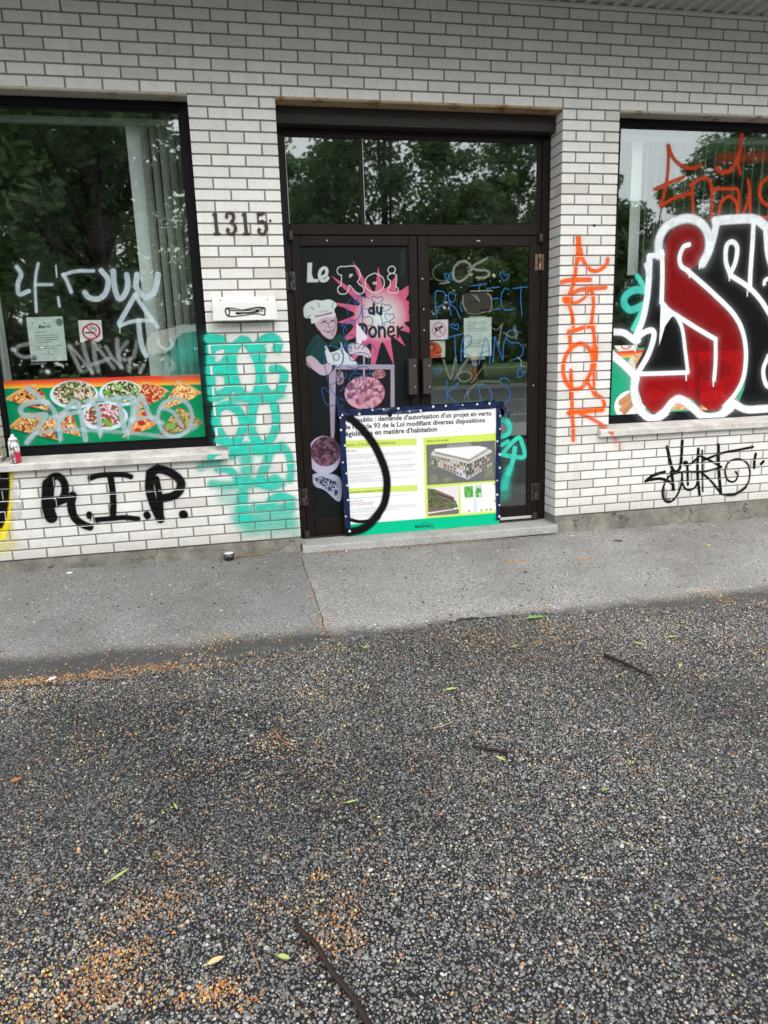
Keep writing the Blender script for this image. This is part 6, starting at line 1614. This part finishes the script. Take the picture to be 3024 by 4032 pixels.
# ------------------------------------------------------------------ the street and park opposite (seen in the glass)
flat = lambda x: 0*x
o = sheet_ground('sidewalk', (-60, 90), (-7.6, -5.6), 3, 2, -0.115, MAT['kerb_concrete'], flat); tag(o, 'concrete sidewalk along the street', kind='structure')
o = sheet_ground('road', (-200, 260), (-24.0, -7.6), 3, 2, -0.26, MAT['road_asphalt'], flat); tag(o, 'grey asphalt road opposite the shop', kind='structure')
for y in (-8.4, -10.9, -16.0):
    o = sheet_ground('road_marking', (-200, 260), (y-0.07, y+0.07), 3, 2, -0.255, MAT['road_paint'], flat); tag(o, 'long white line painted on the road', kind='structure')
o = MB().box(-200, 260, -24.25, -24.0, -0.35, -0.11).build('kerb', MAT['kerb_concrete']); tag(o, 'concrete kerb on the park side of the road', kind='structure')
o = sheet_ground('lawn', (-220, 300), (-140, -24.25), 3, 3, -0.12, MAT['grass'], flat); tag(o, 'park lawn across the road', kind='structure')
o = sheet_ground('path', (-220, 300), (-60, -58), 3, 2, -0.115, MAT['kerb_concrete'], flat); tag(o, 'pale path across the park lawn', kind='structure')
e = empty('traffic_delineator', (10.2, -25.6, -0.12)); tag(e, 'orange plastic traffic post beside the lawn, seen in the door glass', 'traffic post')
MB().lathe([(0.28, 0), (0.28, 0.06), (0.13, 0.08)], 16).build('foot', MAT['cap_black'], e, True)
MB().lathe([(0.13, 0.08), (0.11, 0.60), (0.11, 1.25), (0.07, 1.32)], 16).build('post', MAT['orange_plastic'], e, True)
MB().lathe([(0.119, 0.72), (0.118, 0.90)], 16).build('band', MAT['cap_white'], e, True)
def crown_mesh(seed, rx, rz, nleaf, ncl, size, tone):
    g = np.random.default_rng(seed); cl = []
    while len(cl) < ncl:
        p = g.uniform(-1, 1, 3); r = np.linalg.norm(p)
        if 0.30 < r < 1: cl.append(p*np.array([rx, rx, rz])*(0.80+0.2*g.random()))
    cl = np.array(cl); cs = g.uniform(0.5, 1.25, ncl)*rx*0.26
    k = g.integers(0, ncl, nleaf); d = g.normal(0, 1, (nleaf, 3)); d /= np.linalg.norm(d, axis=1)[:, None]
    c = cl[k]+d*(cs[k]*g.random(nleaf)**0.45)[:, None]*np.array([1, 1, 0.7])
    a = g.normal(0, 1, (nleaf, 3)); a[:, 2] *= 0.5; a /= np.linalg.norm(a, axis=1)[:, None]; b = np.cross(a, g.normal(0, 1, (nleaf, 3))); b /= np.linalg.norm(b, axis=1)[:, None]
    s = size*g.uniform(0.6, 1.4, nleaf)[:, None]
    V = np.stack([c-a*s, c+b*s*0.55, c+a*s, c-b*s*0.55], 1).reshape(-1, 3); F = np.arange(nleaf*4).reshape(-1, 4)
    t_ = (0.75+0.5*g.random(ncl))[k]*g.uniform(0.8, 1.2, nleaf); col = np.array(tone)[None]*t_[:, None]
    return np_mesh('crown', V, F, MAT['foliage'], np.repeat(np.concatenate([col, np.ones((nleaf, 1))], 1), 4, 0)), cl
def tree(seed, H, rx, rz, base, nleaf, tone, size):
    e = empty('park_tree'); me, cl = crown_mesh(seed, rx, rz, nleaf, 90, size, tone)
    cz = base+rz; cro = link(bpy.data.objects.new('crown', me), e); cro.location = (0, 0, cz)
    q = MB(); q.tube([(0, 0, -0.2), (0.05, 0, base*0.6), (-0.05, 0.1, base+rz*0.5), (0, 0, base+rz*1.3)], [0.34, 0.26, 0.20, 0.07], 10)
    g = random.Random(seed)
    for c in cl[::6]:
        z0 = base*0.7+g.random()*rz*0.9; q.tube([(0, 0, z0), (c[0]*0.5, c[1]*0.5, z0+(c[2]+cz-z0)*0.6), (c[0]*0.95, c[1]*0.95, c[2]+cz)], [0.11, 0.07, 0.02], 6)
    q.build('trunk', MAT['tree_bark'], e, True); return e
T1 = tree(11, 15, 5.2, 6.4, 1.6, 34000, (0.15, 0.235, 0.10), 0.125)
T2 = tree(12, 14, 4.4, 6.6, 1.4, 30000, (0.16, 0.25, 0.115), 0.12)
T3 = tree(13, 9, 3.4, 4.2, 0.5, 22000, (0.20, 0.29, 0.11), 0.11)
spots = [(T1, -3.2, -13.5, 0.9, 0.3, 'broad dark tree nearest the shop across the street'), (T2, 8.4, -35, 1.25, 1.7, 'tall dense park tree behind the traffic post'), (T2, -10.5, -30, 1.25, 0.2, 'tall tree far left in the park'),
         (T2, 18.6, -37, 1.18, 2.2, 'slim park tree opposite the right door'), (T3, 12.9, -33, 1.22, 0.6, 'low bright green tree in front of the slim park tree'), (T3, 23.6, -34, 1.15, 2.0, 'low bushy tree opposite the right window'),
         (T2, 31.0, -36, 1.12, 1.1, 'tall park tree opposite the far end of the right window'), (T1, 40.0, -36, 1.15, 3.2, 'broad tree at the right end of the park row'), (T1, 4.6, -52, 1.2, 2.9, 'large tree in the second park row'),
         (T2, -8.0, -46, 1.4, 1.9, 'tree in the second park row behind the nearest tree'), (T1, 27.0, -51, 1.0, 4.0, 'park tree in the second row behind the slim tree'), (T1, 48, -52, 1.3, 0.9, 'large tree far right in the second row'), (T2, -20, -38, 1.3, 0.4, 'tree beyond the left end of the shop')]
N = 26000; g_ = np.random.default_rng(5); wx = g_.uniform(-90, 130, N); wh = 9.0+4.0*np.array([mnoise.noise((x*0.09, 2.0, 0)) for x in wx])+2.0*np.array([mnoise.noise((x*0.4, 5.0, 0)) for x in wx])
wy = -96+g_.normal(0, 2.2, N); wz = wh*g_.random(N)**0.75-0.3; c_ = np.stack([wx, wy, wz], -1); a_ = g_.normal(0, 1, (N, 3)); a_ /= np.linalg.norm(a_, axis=1)[:, None]; b_ = np.cross(a_, g_.normal(0, 1, (N, 3))); b_ /= np.linalg.norm(b_, axis=1)[:, None]
s_ = g_.uniform(0.35, 0.9, N)[:, None]; V = np.stack([c_-a_*s_, c_+b_*s_*0.7, c_+a_*s_, c_-b_*s_*0.7], 1).reshape(-1, 3)
colw = np.array([(0.045, 0.085, 0.022)])*g_.uniform(0.6, 1.4, (N, 1)); o = link(bpy.data.objects.new('treeline', np_mesh('treeline', V, np.arange(N*4).reshape(-1, 4), MAT['foliage'], np.repeat(np.concatenate([colw, np.ones((N, 1))], 1), 4, 0))))
tag(o, 'far mass of trees closing the park', kind='stuff')
seen = set()
for (T, x, y, s, rz, lb) in spots:
    o = T if T.name not in seen else copy_tree(T)
    seen.add(T.name); o.location = (x, y, -0.15); o.scale = (s, s, s); o.rotation_euler = (0, 0, rz); tag(o, lb, 'tree', 'trees of the park opposite')
